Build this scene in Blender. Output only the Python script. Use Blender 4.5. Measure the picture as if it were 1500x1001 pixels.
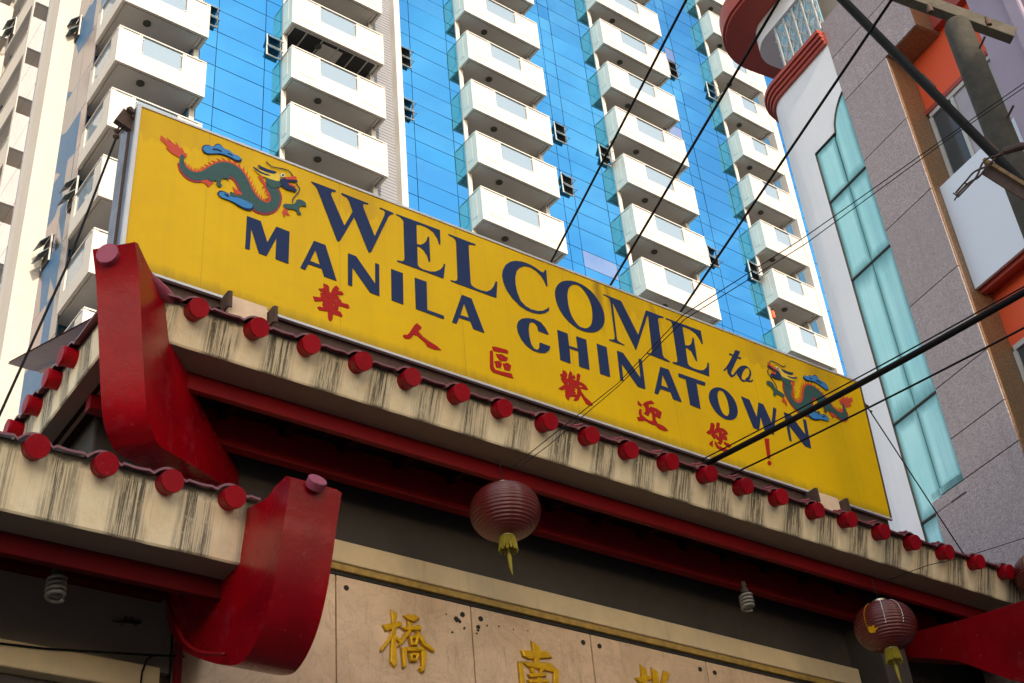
import bpy, bmesh, math, random
from math import sin, cos, pi, radians, sqrt, atan2
from mathutils import Vector, Matrix
from mathutils.geometry import tessellate_polygon
random.seed(7)
for o in list(bpy.data.objects): bpy.data.objects.remove(o)
sc = bpy.context.scene
COL = sc.collection

# ---------------------------------------------------------------- camera, sky, sun, exposure
# the viewer's eye is the origin; the street lies 1.6 m below
GROUND = -1.6
FPX = 2053.74
RIGHT = Vector((0.8130, -0.5768, -0.0798)); UP = Vector((-0.2896, -0.5195, 0.8039)); FWD = Vector((0.5051, 0.6305, 0.5894))
FWD.normalize(); RIGHT = (RIGHT - FWD * RIGHT.dot(FWD)).normalized(); UP = RIGHT.cross(FWD)
cam_d = bpy.data.cameras.new('camera'); cam = bpy.data.objects.new('camera', cam_d); COL.objects.link(cam)
cam_d.sensor_width = 36; cam_d.lens = FPX / 1500 * 36; cam_d.clip_start = 0.05; cam_d.clip_end = 3000
cam.matrix_world = Matrix(((RIGHT.x, UP.x, -FWD.x, 0), (RIGHT.y, UP.y, -FWD.y, 0), (RIGHT.z, UP.z, -FWD.z, 0), (0, 0, 0, 1)))
sc.camera = cam

SUN_AZ, SUN_EL = radians(-12.0), radians(26.0)      # azimuth right of straight behind (-y)
S = Vector((sin(SUN_AZ) * cos(SUN_EL), -cos(SUN_AZ) * cos(SUN_EL), sin(SUN_EL)))
w = bpy.data.worlds.new('World'); sc.world = w; w.use_nodes = True
nt = w.node_tree; nt.nodes.clear()
sky = nt.nodes.new('ShaderNodeTexSky'); sky.sky_type = 'NISHITA'; sky.sun_disc = False
sky.sun_elevation = SUN_EL; sky.sun_rotation = atan2(S.x, S.y)
sky.air_density = 1.0; sky.dust_density = 1.0; sky.ozone_density = 1.5
# thin high cloud over the whole sky
tc = nt.nodes.new('ShaderNodeTexCoord'); mpn = nt.nodes.new('ShaderNodeMapping'); mpn.inputs['Scale'].default_value = (2.2, 3.4, 7.0); mpn.inputs['Rotation'].default_value = (.3, .2, .7)
nz = nt.nodes.new('ShaderNodeTexNoise'); nz.inputs['Scale'].default_value = 1.6; nz.inputs['Detail'].default_value = 7; nz.inputs['Roughness'].default_value = .62
rmp = nt.nodes.new('ShaderNodeValToRGB'); rmp.color_ramp.elements[0].position = .48; rmp.color_ramp.elements[1].position = .80; rmp.color_ramp.elements[1].color = (.42,.42,.42,1)
cmx = nt.nodes.new('ShaderNodeMix'); cmx.data_type = 'RGBA'; cmx.inputs[7].default_value = (6.2, 6.3, 6.5, 1)
for a_, b_ in ((tc.outputs['Generated'], mpn.inputs[0]), (mpn.outputs[0], nz.inputs['Vector']), (nz.outputs['Fac'], rmp.inputs[0]), (rmp.outputs[0], cmx.inputs[0]), (sky.outputs[0], cmx.inputs[6])): nt.links.new(a_, b_)
bg = nt.nodes.new('ShaderNodeBackground'); bg.inputs[1].default_value = 0.15
out = nt.nodes.new('ShaderNodeOutputWorld'); nt.links.new(cmx.outputs[2], bg.inputs[0]); nt.links.new(bg.outputs[0], out.inputs[0])
sl = bpy.data.lights.new('sun', 'SUN'); sl.energy = 2.0; sl.angle = radians(0.6); sl.color = (1, 0.93, 0.84)
so = bpy.data.objects.new('sun', sl); COL.objects.link(so)
so.rotation_euler = (-S).to_track_quat('-Z', 'Y').to_euler()
sc.view_settings.view_transform = 'Standard'; sc.view_settings.look = 'None'
sc.view_settings.exposure = 1.32; sc.view_settings.gamma = 1.0
sc.view_settings.use_white_balance = True; sc.view_settings.white_balance_temperature = 8000
sc.render.engine = 'CYCLES'
sc.cycles.max_bounces = 8; sc.cycles.diffuse_bounces = 4; sc.cycles.glossy_bounces = 4; sc.cycles.transmission_bounces = 6

# ---------------------------------------------------------------- helpers
def ray(px, py): return RIGHT * ((px - 750) / FPX) + UP * ((500.5 - py) / FPX) + FWD
def aty(px, py, y): r = ray(px, py); return r * (y / r.y)
def atd(px, py, dep): return ray(px, py) * dep
def tow(px, py, y):                                   # same, in the tower's own axes (turned 1 degree)
    r = Matrix.Rotation(-radians(1), 3, 'Z') @ ray(px, py); return r * (y / r.y)

WO = {}                                               # world origin of every object we make (in its root's axes)
def tag(o, label=None, cat=None, group=None, kind=None):
    if label: o['label'] = label
    if cat: o['category'] = cat
    if group: o['group'] = group
    if kind: o['kind'] = kind
    return o
def empty(name, loc, label=None, cat=None, group=None):
    o = bpy.data.objects.new(name, None); COL.objects.link(o); o.empty_display_size = .2
    o.location = loc; WO[o] = Vector(loc); return tag(o, label, cat, group)
class MB:
    def __init__(s): s.v = []; s.f = []; s.m = []; s.uv = None
    def add(s, vs, fs, mi=0):
        b = len(s.v); s.v += [Vector(v) for v in vs]; s.f += [tuple(b + i for i in f) for f in fs]; s.m += [mi] * len(fs); return s
    def box(s, a, b, mi=0):
        (x0, y0, z0), (x1, y1, z1) = a, b
        return s.add([(x0,y0,z0),(x1,y0,z0),(x1,y1,z0),(x0,y1,z0),(x0,y0,z1),(x1,y0,z1),(x1,y1,z1),(x0,y1,z1)],
                     [(0,3,2,1),(4,5,6,7),(0,1,5,4),(1,2,6,5),(2,3,7,6),(3,0,4,7)], mi)
    def obox(s, c, ax, ay, az, mi=0):                  # oriented box from centre and half axes
        c, ax, ay, az = map(Vector, (c, ax, ay, az))
        vs = [c + ax*i + ay*j + az*k for k in (-1,1) for j in (-1,1) for i in (-1,1)]
        return s.add(vs, [(0,2,3,1),(4,5,7,6),(0,1,5,4),(1,3,7,5),(3,2,6,7),(2,0,4,6)], mi)
    def beam(s, a, b, w, h, up=(0,0,1), mi=0):
        a, b = Vector(a), Vector(b); d = (b-a); L = d.length; d.normalize(); u = Vector(up); r = d.cross(u).normalized(); u = r.cross(d)
        return s.obox((a+b)/2, d*L/2, r*w/2, u*h/2, mi)
    def tube(s, pts, r, n=8, caps=True, mi=0):
        pts = [Vector(p) for p in pts]; rs = r if isinstance(r, (list, tuple)) else [r]*len(pts)
        vs = []; fs = []; prev = None
        for i, p in enumerate(pts):
            d = (pts[min(i+1, len(pts)-1)] - pts[max(i-1, 0)]).normalized()
            if prev is None: u = d.orthogonal().normalized()
            else: u = (prev - d*prev.dot(d)).normalized()
            prev = u; v = d.cross(u)
            vs += [p + (u*cos(2*pi*k/n) + v*sin(2*pi*k/n))*rs[i] for k in range(n)]
        for i in range(len(pts)-1):
            fs += [(i*n+k, i*n+(k+1)%n, (i+1)*n+(k+1)%n, (i+1)*n+k) for k in range(n)]
        if caps: fs += [tuple(range(n))[::-1], tuple((len(pts)-1)*n + k for k in range(n))]
        return s.add(vs, fs, mi)
    def lathe(s, prof, c, n=24, axis=Vector((0,0,1)), mi=0):      # prof: (radius, height)
        axis = Vector(axis).normalized(); u = axis.orthogonal().normalized(); v = axis.cross(u); c = Vector(c)
        vs = [c + axis*h + (u*cos(2*pi*k/n)+v*sin(2*pi*k/n))*r for r, h in prof for k in range(n)]
        fs = [(i*n+k, i*n+(k+1)%n, (i+1)*n+(k+1)%n, (i+1)*n+k) for i in range(len(prof)-1) for k in range(n)]
        fs += [tuple(range(n))[::-1], tuple((len(prof)-1)*n+k for k in range(n))]
        return s.add(vs, fs, mi)
    def plate(s, outer, holes=(), fwd=(0,-1,0), th=.004, mi=0):   # polygon in space, given a thickness towards fwd
        loops = [[Vector(p) for p in outer]] + [[Vector(p) for p in h] for h in holes]
        tri = tessellate_polygon(loops); flat = [p for l in loops for p in l]; f = Vector(fwd)*th; n = len(flat)
        fs = []
        for t in tri:
            a, b, c = (flat[i] for i in t); nn = (b-a).cross(c-a)
            t = tuple(t) if nn.dot(f) > 0 else tuple(t)[::-1]
            fs.append(tuple(i+n for i in t)); fs.append(t[::-1])
        b0 = 0
        for l in loops:
            m = len(l)
            for i in range(m): j = (i+1) % m; fs.append((b0+i, b0+j, n+b0+j, n+b0+i))
            b0 += m
        return s.add(flat + [p+f for p in flat], fs, mi)
    def sweep(s, prof, ax0, ax1, mi=0):                # closed profile of points swept between two offsets
        n = len(prof); a, b = Vector(ax0), Vector(ax1)
        vs = [Vector(p)+a for p in prof] + [Vector(p)+b for p in prof]
        fs = [(i, (i+1)%n, n+(i+1)%n, n+i) for i in range(n)]
        tri = tessellate_polygon([[Vector(p) for p in prof]])
        return s.add(vs, fs + [tuple(t) for t in tri] + [tuple(i+n for i in t)[::-1] for t in tri], mi)
    def build(s, name, mats, parent=None, smooth=False, origin=None, fix=True, bevel=0, seg=2):
        if not s.v: return None
        lo = Vector([min(v[i] for v in s.v) for i in range(3)]); hi = Vector([max(v[i] for v in s.v) for i in range(3)])
        og = Vector(origin) if origin is not None else Vector(((lo.x+hi.x)/2, (lo.y+hi.y)/2, lo.z))
        me = bpy.data.meshes.new(name); me.from_pydata([v-og for v in s.v], [], s.f)
        mats = mats if isinstance(mats, (list, tuple)) else [mats]
        for m in mats: me.materials.append(m)
        for p, mi in zip(me.polygons, s.m): p.material_index = mi; p.use_smooth = bool(smooth)
        if s.uv:
            ul = me.uv_layers.new(name='UVMap')
            for l in me.loops: ul.data[l.index].uv = s.uv[l.vertex_index]
        if fix and not s.uv:
            bm = bmesh.new(); bm.from_mesh(me); bmesh.ops.recalc_face_normals(bm, faces=bm.faces); bm.to_mesh(me); bm.free()
        me.update()
        o = bpy.data.objects.new(name, me); COL.objects.link(o); WO[o] = og
        o.parent = parent; o.location = og - (WO[parent] if parent else Vector())
        if bevel:
            b = o.modifiers.new('bevel', 'BEVEL'); b.width = bevel; b.segments = seg; b.limit_method = 'ANGLE'; b.angle_limit = radians(35)
        if smooth == 'auto':
            for p in me.polygons: p.use_smooth = True
            me.set_sharp_from_angle(angle=radians(38))
        return o
def inst(src, loc, parent=None, name=None, subs=True):           # copy of an object (and its sub-parts), sharing the mesh
    c = src.copy(); COL.objects.link(c); c.parent = parent; WO[c] = Vector(loc)
    c.location = Vector(loc) - (WO[parent] if parent else Vector())
    if subs:
        for ch in list(src.children):
            d = ch.copy(); COL.objects.link(d); d.parent = c; WO[d] = WO[c] + ch.location
    return c

# ---------------------------------------------------------------- materials
def nodes(name):
    m = bpy.data.materials.new(name); m.use_nodes = True; t = m.node_tree; t.nodes.clear()
    o = t.nodes.new('ShaderNodeOutputMaterial'); b = t.nodes.new('ShaderNodeBsdfPrincipled'); t.links.new(b.outputs[0], o.inputs[0])
    return m, t, b
def nd(t, typ, **k):
    n = t.nodes.new(typ)
    for a, v in k.items():
        if hasattr(n, a): setattr(n, a, v)
        else: n.inputs[a].default_value = v
    return n
def noise(t, vec, scale, detail=4, rough=.55, dist=0):
    n = nd(t, 'ShaderNodeTexNoise'); n.inputs['Scale'].default_value = scale; n.inputs['Detail'].default_value = detail
    n.inputs['Roughness'].default_value = rough; n.inputs['Distortion'].default_value = dist; t.links.new(vec, n.inputs['Vector']); return n.outputs['Fac']
def ramp(t, fac, a, b, ca=(0,0,0,1), cb=(1,1,1,1)):
    r = nd(t, 'ShaderNodeValToRGB'); e = r.color_ramp.elements; e[0].position = a; e[1].position = b; e[0].color = ca; e[1].color = cb
    t.links.new(fac, r.inputs[0]); return r.outputs[0]
def mix(t, fac, a, b, typ='MIX'):
    m = nd(t, 'ShaderNodeMix', data_type='RGBA', blend_type=typ)
    for s, v in ((0, fac), (6, a), (7, b)):
        if hasattr(v, 'node'): t.links.new(v, m.inputs[s])
        else: m.inputs[s].default_value = v if s == 0 else (*v[:3], 1)
    return m.outputs[2]
def math_(t, op, a, b=None, clamp=False):
    m = nd(t, 'ShaderNodeMath', operation=op, use_clamp=clamp)
    for i, v in ((0, a), (1, b)):
        if v is None: continue
        if hasattr(v, 'node'): t.links.new(v, m.inputs[i])
        else: m.inputs[i].default_value = v
    return m.outputs[0]
def pos(t, sx=1, sy=1, sz=1):
    g = nd(t, 'ShaderNodeNewGeometry'); mp = nd(t, 'ShaderNodeMapping'); mp.inputs['Scale'].default_value = (sx, sy, sz)
    t.links.new(g.outputs['Position'], mp.inputs['Vector']); return mp.outputs[0]
def bump(t, b, h, strength=.3, dist=.01):
    n = nd(t, 'ShaderNodeBump'); n.inputs['Strength'].default_value = strength; n.inputs['Distance'].default_value = dist
    t.links.new(h, n.inputs['Height']); t.links.new(n.outputs[0], b.inputs['Normal'])
def M(name, c, rough=.6, metal=0, c2=None, scale=3, amount=.5, streak=0, bmp=.15, bscale=40, coat=0, spec=.5, fine=0):
    """plain paint/stone/metal: colour, blotchy second colour, optional dirt runs, fine relief"""
    m, t, b = nodes(name); p = pos(t)
    c2 = c2 or tuple(x*.72 for x in c)
    f = ramp(t, noise(t, p, scale, 6, .6), .35, .72)
    col = mix(t, math_(t, 'MULTIPLY', f, amount), c, c2)
    if streak:
        s = ramp(t, noise(t, pos(t, 14, 14, .9), 1.0, 5, .6), .52, .75)
        s2 = ramp(t, noise(t, p, 1.3, 3), .4, .65)
        col = mix(t, math_(t, 'MULTIPLY', math_(t, 'MULTIPLY', s, s2), streak), col, (.06, .05, .04))
    if fine:
        col = mix(t, math_(t, 'MULTIPLY', ramp(t, noise(t, p, 130, 2, .5), .55, .7), fine), col, tuple(x*.35 for x in c))
    t.links.new(col, b.inputs['Base Color'])
    rr = nd(t, 'ShaderNodeMapRange'); rr.inputs[3].default_value = rough*.8; rr.inputs[4].default_value = min(1, rough*1.25)
    t.links.new(noise(t, p, scale*3, 4), rr.inputs[0]); t.links.new(rr.outputs[0], b.inputs['Roughness'])
    b.inputs['Metallic'].default_value = metal; b.inputs['Coat Weight'].default_value = coat; b.inputs['Specular IOR Level'].default_value = spec
    if bmp: bump(t, b, noise(t, p, bscale, 4), bmp, .006)
    return m
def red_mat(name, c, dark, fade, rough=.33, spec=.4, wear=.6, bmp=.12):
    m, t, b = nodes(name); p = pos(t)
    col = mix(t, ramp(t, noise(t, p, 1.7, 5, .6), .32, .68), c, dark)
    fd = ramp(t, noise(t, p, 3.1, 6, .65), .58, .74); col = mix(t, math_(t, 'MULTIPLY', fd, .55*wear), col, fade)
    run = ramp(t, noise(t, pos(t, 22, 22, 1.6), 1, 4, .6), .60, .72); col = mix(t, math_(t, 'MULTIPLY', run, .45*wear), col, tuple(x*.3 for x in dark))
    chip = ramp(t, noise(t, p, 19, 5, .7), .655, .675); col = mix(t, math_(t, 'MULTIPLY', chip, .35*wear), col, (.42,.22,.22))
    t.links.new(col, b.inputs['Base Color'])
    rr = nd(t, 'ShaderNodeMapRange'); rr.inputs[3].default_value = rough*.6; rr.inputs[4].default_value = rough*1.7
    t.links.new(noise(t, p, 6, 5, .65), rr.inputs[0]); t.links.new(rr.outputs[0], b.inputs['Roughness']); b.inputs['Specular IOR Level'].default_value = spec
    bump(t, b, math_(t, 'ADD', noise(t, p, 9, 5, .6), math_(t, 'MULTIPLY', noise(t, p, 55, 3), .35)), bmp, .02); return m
def sign_mat():
    m, t, b = nodes('yellow_sign_paint'); p = pos(t); g = nd(t, 'ShaderNodeNewGeometry'); sp_ = nd(t, 'ShaderNodeSeparateXYZ'); t.links.new(g.outputs['Position'], sp_.inputs[0])
    x, z = sp_.outputs[0], sp_.outputs[2]
    col = mix(t, ramp(t, noise(t, p, 1.1, 6, .65), .3, .72), (.79,.475,.002), (.70,.405,.003))
    col = mix(t, math_(t, 'MULTIPLY', ramp(t, noise(t, pos(t, 2, 1, 3.5), 2.2, 6, .7), .5, .75), .35), col, (.70,.40,.02))
    run = ramp(t, noise(t, pos(t, 9, 9, .35), 1, 5, .65), .50, .74); col = mix(t, math_(t, 'MULTIPLY', run, .12), col, (.36,.20,.012))
    thin = ramp(t, noise(t, pos(t, 60, 60, .8), 1, 4, .6), .60, .72); tw_ = ramp(t, noise(t, p, .9, 2), .45, .6)
    col = mix(t, math_(t, 'MULTIPLY', math_(t, 'MULTIPLY', thin, tw_), .18), col, (.2,.11,.01))
    top = math_(t, 'ADD', math_(t, 'SUBTRACT', 8.345, z), math_(t, 'MULTIPLY', math_(t, 'SUBTRACT', x, 2.7), .0132))
    rust = math_(t, 'MULTIPLY', ramp(t, math_(t, 'SUBTRACT', top, math_(t, 'MULTIPLY', noise(t, pos(t, 14, 14, .2), 1, 4), .55)), -.34, -.02, (1,1,1,1), (0,0,0,1)), math_(t, 'MULTIPLY', ramp(t, noise(t, pos(t, 1, 1, .2), 1.3, 2), .45, .65), .32))
    col = mix(t, rust, col, (.30,.13,.012))
    for cx, wd, dp, am in ((7.36, .07, .75, .75), (7.5, .04, .5, .5), (8.05, .05, .5, .4)):
        d_ = math_(t, 'ABSOLUTE', math_(t, 'ADD', math_(t, 'SUBTRACT', x, cx), math_(t, 'MULTIPLY', math_(t, 'SUBTRACT', noise(t, p, 7, 3), .5), .08)))
        k = math_(t, 'MULTIPLY', ramp(t, d_, 0, wd, (1,1,1,1), (0,0,0,1)), ramp(t, top, .1, dp, (1,1,1,1), (0,0,0,1)))
        col = mix(t, math_(t, 'MULTIPLY', k, am), col, (.22,.10,.015))
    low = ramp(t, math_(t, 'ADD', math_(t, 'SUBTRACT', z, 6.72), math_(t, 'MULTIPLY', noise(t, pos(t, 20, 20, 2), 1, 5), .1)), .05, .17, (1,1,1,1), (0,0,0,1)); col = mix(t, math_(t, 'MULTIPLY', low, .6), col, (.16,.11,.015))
    seam = ramp(t, math_(t, 'ABSOLUTE', math_(t, 'SUBTRACT', math_(t, 'FRACT', math_(t, 'DIVIDE', math_(t, 'SUBTRACT', x, 2.7), 1.21)), .5)), .001, .004, (1,1,1,1), (0,0,0,1)); col = mix(t, math_(t, 'MULTIPLY', seam, .5), col, (.3,.18,.01))
    t.links.new(col, b.inputs['Base Color']); b.inputs['Roughness'].default_value = .5; b.inputs['Specular IOR Level'].default_value = .25
    bump(t, b, noise(t, p, 3, 4), .08, .02); return m
def fascia_mat():
    m, t, b = nodes('stained_fascia_plaster')
    uv = nd(t, 'ShaderNodeUVMap'); sp = nd(t, 'ShaderNodeSeparateXYZ'); t.links.new(uv.outputs[0], sp.inputs[0])
    u, v = sp.outputs[0], sp.outputs[1]
    fr = math_(t, 'FRACT', u); win = math_(t, 'ABSOLUTE', math_(t, 'SUBTRACT', fr, .52))
    jit = math_(t, 'MULTIPLY', math_(t, 'SUBTRACT', noise(t, pos(t), 2.3, 2), .5), .35)
    win = ramp(t, math_(t, 'ADD', win, jit), .16, .34, (1,1,1,1), (0,0,0,1))
    mp = nd(t, 'ShaderNodeCombineXYZ'); t.links.new(math_(t, 'MULTIPLY', u, 23.0), mp.inputs[0]); t.links.new(math_(t, 'MULTIPLY', v, .55), mp.inputs[1])
    st = ramp(t, noise(t, mp.outputs[0], 1.0, 5, .75), .465, .53)
    mp2 = nd(t, 'ShaderNodeCombineXYZ'); t.links.new(math_(t, 'MULTIPLY', u, 1.1), mp2.inputs[0])
    var = ramp(t, noise(t, mp2.outputs[0], 1.0, 2), .15, .45)
    hv = ramp(t, v, .0, 1.0, (.8,.8,.8,1), (1,1,1,1))
    brk = ramp(t, noise(t, pos(t), 26, 5, .7), .25, .42)
    mask = math_(t, 'MULTIPLY', math_(t, 'MULTIPLY', math_(t, 'MULTIPLY', st, win), hv), math_(t, 'MULTIPLY', var, brk))
    soft = math_(t, 'MULTIPLY', math_(t, 'MULTIPLY', win, var), .42)
    lonely = ramp(t, noise(t, mp.outputs[0], 2.3, 2, .5), .66, .72)
    mold = math_(t, 'MULTIPLY', ramp(t, math_(t, 'ADD', v, math_(t, 'MULTIPLY', noise(t, pos(t), 14, 4), .10)), .055, .09, (1,1,1,1), (0,0,0,1)), math_(t, 'MULTIPLY', win, .8))
    topm = ramp(t, math_(t, 'SUBTRACT', v, math_(t, 'MULTIPLY', noise(t, pos(t), 16, 4), .2)), .74, .84)
    base = mix(t, ramp(t, noise(t, pos(t), 7, 6, .65), .35, .7), (.90,.75,.52), (.82,.63,.40))
    base = mix(t, soft, base, (.36,.30,.21))
    base = mix(t, math_(t, 'MULTIPLY', lonely, .35), base, (.16,.13,.09))
    dark = math_(t, 'MAXIMUM', math_(t, 'MAXIMUM', mask, mold), topm)
    col = mix(t, math_(t, 'MULTIPLY', dark, .93, True), base, (.032,.03,.022))
    t.links.new(col, b.inputs['Base Color']); b.inputs['Roughness'].default_value = .85
    bump(t, b, math_(t, 'ADD', noise(t, pos(t), 30, 6, .7), math_(t, 'MULTIPLY', noise(t, pos(t), 5, 3), 2)), .35, .012)
    return m
def marble_mat():
    m, t, b = nodes('beige_marble_slab'); p = pos(t); oi = nd(t, 'ShaderNodeObjectInfo')
    col = mix(t, ramp(t, noise(t, p, 2.6, 7, .68, .6), .3, .7), (.76,.52,.34), (.55,.36,.22))
    v1 = math_(t, 'ABSOLUTE', math_(t, 'SUBTRACT', noise(t, p, 3.4, 6, .7, 1.2), .5)); col = mix(t, math_(t, 'MULTIPLY', ramp(t, v1, .0, .03, (1,1,1,1), (0,0,0,1)), .35), col, (.34,.21,.13))
    col = mix(t, math_(t, 'MULTIPLY', ramp(t, noise(t, p, 70, 3, .6), .55, .72), .28), col, (.30,.19,.12))
    col = mix(t, math_(t, 'MULTIPLY', oi.outputs['Random'], .25), col, (.5,.34,.22))
    col = mix(t, math_(t, 'MULTIPLY', ramp(t, noise(t, pos(t, 16, 16, 2.2), 1, 5, .7), .56, .8), .5), col, (.16,.11,.07))
    t.links.new(col, b.inputs['Base Color']); b.inputs['Roughness'].default_value = .45; bump(t, b, noise(t, p, 40, 4), .08, .004); return m
def granite_mat(name, a, b_, c_, streak=.5):
    m, t, b = nodes(name); p = pos(t)
    v = nd(t, 'ShaderNodeTexVoronoi'); v.inputs['Scale'].default_value = 46; t.links.new(p, v.inputs['Vector'])
    sp = ramp(t, v.outputs['Color'], .15, .8); n1 = ramp(t, noise(t, p, 48, 3, .6), .50, .60)
    col = mix(t, sp, a, b_); col = mix(t, math_(t, 'MULTIPLY', n1, .55), col, c_)
    big = ramp(t, noise(t, p, 2.2, 5, .6), .4, .75); col = mix(t, math_(t, 'MULTIPLY', big, .35), col, tuple(x*.6 for x in a))
    s = ramp(t, noise(t, pos(t, 9, 9, .6), 1, 4), .55, .78); col = mix(t, math_(t, 'MULTIPLY', s, streak), col, tuple(x*.45 for x in a))
    oi = nd(t, 'ShaderNodeObjectInfo'); col = mix(t, math_(t, 'MULTIPLY', oi.outputs['Random'], .4), col, tuple(x*.55 for x in a))
    t.links.new(col, b.inputs['Base Color']); b.inputs['Roughness'].default_value = .42; bump(t, b, n1, .08, .003); return m
def cyan_mat():
    m, t, b = nodes('sea_green_glass'); p = pos(t)
    uv = nd(t, 'ShaderNodeUVMap'); sp = nd(t, 'ShaderNodeSeparateXYZ'); t.links.new(uv.outputs[0], sp.inputs[0])
    def edge(x): return math_(t, 'SUBTRACT', .5, math_(t, 'ABSOLUTE', math_(t, 'SUBTRACT', x, .5)))
    e = math_(t, 'MINIMUM', edge(sp.outputs[0]), math_(t, 'MULTIPLY', edge(sp.outputs[1]), 1.6))
    grime = ramp(t, math_(t, 'ADD', e, math_(t, 'MULTIPLY', noise(t, pos(t, 12, 12, 1.2), 1, 5, .7), .14)), .09, .26, (1,1,1,1), (0,0,0,1))
    run = ramp(t, noise(t, pos(t, 26, 26, .8), 1, 4), .5, .8)
    col = mix(t, ramp(t, noise(t, p, 1.5, 3), .3, .7), (.42,.80,.81), (.32,.73,.75))
    col = mix(t, math_(t, 'MULTIPLY', run, .35), col, (.16,.47,.5)); col = mix(t, math_(t, 'MULTIPLY', grime, .75), col, (.045,.24,.25))
    t.links.new(col, b.inputs['Base Color']); b.inputs['Roughness'].default_value = .16; b.inputs['Specular IOR Level'].default_value = .6; return m
def mirror_mat(name, c, rough=.03):
    m, t, b = nodes(name); p = pos(t)
    n = ramp(t, noise(t, p, .35, 3), .35, .7); oi = nd(t, 'ShaderNodeObjectInfo')
    col = mix(t, math_(t, 'MULTIPLY', n, .3), c, tuple(x*.8 for x in c)); col = mix(t, math_(t, 'MULTIPLY', oi.outputs['Random'], .35), col, (c[0]*2.2+.02, min(1,c[1]*1.18), min(1,c[2]*1.04))); col = mix(t, math_(t, 'MULTIPLY', ramp(t, noise(t, pos(t, 6, 6, .5), 1, 4), .55, .8), .12), col, (.3,.36,.42))
    t.links.new(col, b.inputs['Base Color'])
    b.inputs['Metallic'].default_value = 1; b.inputs['Roughness'].default_value = rough
    bump(t, b, noise(t, p, 1.1, 2), .05, .01); return m
def glass_mat(name, c, alpha=.55, rough=.08):
    m, t, b = nodes(name); b.inputs['Base Color'].default_value = (*c, 1); b.inputs['Roughness'].default_value = rough
    b.inputs['Specular IOR Level'].default_value = .8
    tr = t.nodes.new('ShaderNodeBsdfTransparent'); tr.inputs[0].default_value = (*[min(1, x*1.6+.3) for x in c], 1)
    mx = t.nodes.new('ShaderNodeMixShader'); mx.inputs[0].default_value = alpha
    t.links.new(tr.outputs[0], mx.inputs[1]); t.links.new(b.outputs[0], mx.inputs[2]); t.links.new(mx.outputs[0], t.nodes['Material Output'].inputs[0]); return m

white = M('balcony_white_paint', (.49,.472,.452), .7, c2=(.42,.40,.375), scale=1.2, amount=.5, streak=.28, bmp=.05)
soffm = M('balcony_soffit_paint', (.66,.60,.54), .8, c2=(.56,.50,.45), scale=.8, amount=.5, bmp=.05)
greyclad = M('grey_ribbed_cladding', (.23,.23,.25), .6, c2=(.19,.19,.21), scale=2, bmp=.05)
pil_m = M('pilaster_paint', (.47,.44,.41), .75, c2=(.41,.38,.35), scale=.9, streak=.12, bmp=.04)
blue = mirror_mat('blue_mirror_glass', (.075,.545,.86))
blue2 = mirror_mat('pale_mirror_glass', (.50,.64,.80)); greyglass = mirror_mat('grey_side_glass', (.19,.225,.28), .24)
mull = M('blue_mullion', (.02,.12,.26), .5, bmp=0)
balglass = glass_mat('balcony_glass', (.25,.34,.43), .8, .05)
darkin = M('dark_interior', (.035,.032,.03), .8, bmp=0)
winframe = M('window_frame_metal', (.55,.53,.50), .5, bmp=0)
sash_m = M('open_sash_glass', (.16,.20,.23), .15, c2=(.1,.14,.17), bmp=0, spec=.8)
doorglass = M('balcony_door_glass', (.05,.06,.065), .12, bmp=0, spec=.7)
lampm = M('ceiling_lamp_metal', (.07,.07,.05), .5, bmp=0)
yellow = sign_mat()
navy = M('navy_lettering', (.013,.029,.092), .55, c2=(.018,.04,.12), scale=2, bmp=.02, spec=.15)
sred = M('red_lettering', (.42,.012,.010), .55, c2=(.36,.014,.012), bmp=.02, spec=.15)
dgreen = M('emblem_green', (.012,.065,.062), .6, c2=(.02,.10,.085), scale=60, amount=.9, bmp=0)
dblue = M('emblem_blue', (.01,.22,.55), .6, bmp=0)
dred = M('emblem_red', (.62,.06,.015), .6, c2=(.48,.03,.03), scale=8, bmp=0)
dcrim = M('emblem_crimson', (.34,.015,.04), .6, bmp=0)
dwhite = M('emblem_white', (.75,.75,.72), .6, bmp=0)
dyel = M('emblem_yellow', (.80,.56,.05), .6, bmp=0)
galv = M('galvanised_steel', (.30,.31,.33), .42, .7, c2=(.16,.17,.18), scale=5, amount=.9, streak=.6, bmp=.1)
trim = M('sign_edge_trim', (.62,.61,.60), .45, .3, c2=(.4,.39,.38), bmp=.05)
darkrust = M('rusty_dark_steel', (.055,.035,.028), .7, .2, c2=(.11,.05,.035), scale=22, amount=.9, bmp=.4)
redgl = red_mat('glossy_red_paint', (.40,.0015,.008), (.22,.001,.006), (.40,.06,.08), .22, .26)
knobred = red_mat('tile_cap_red_paint', (.36,.002,.010), (.26,.002,.010), (.34,.07,.08), .4, .12, .35, .3)
maroon = M('maroon_roof_paint', (.20,.055,.07), .40, c2=(.13,.04,.05), scale=4, amount=.8, bmp=.2)
pinkend = M('faded_pink_paint', (.34,.055,.10), .5, c2=(.26,.04,.07), scale=30, amount=.8, bmp=.2)
fasc = fascia_mat()
underc = M('eave_underside_plaster', (.24,.165,.115), .85, c2=(.22,.18,.13), scale=4, amount=.8, bmp=.3)  # plaster darkened: shade of the eave is put into the colour
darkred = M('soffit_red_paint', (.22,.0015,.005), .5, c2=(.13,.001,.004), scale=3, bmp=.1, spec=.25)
dimred = M('shaded_lower_eave_red', (.10,.002,.004), .7, c2=(.06,.002,.003), scale=3, bmp=.1, spec=.1)  # darker copy of the soffit red, with the lower eave's shade painted in
lining = M('shaded_eave_lining', (.022,.003,.003), .8, c2=(.02,.005,.005), scale=3, bmp=.1, spec=.1)  # nearly black: deep shade under the eaves painted into the lining
stone = marble_mat()
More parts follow.
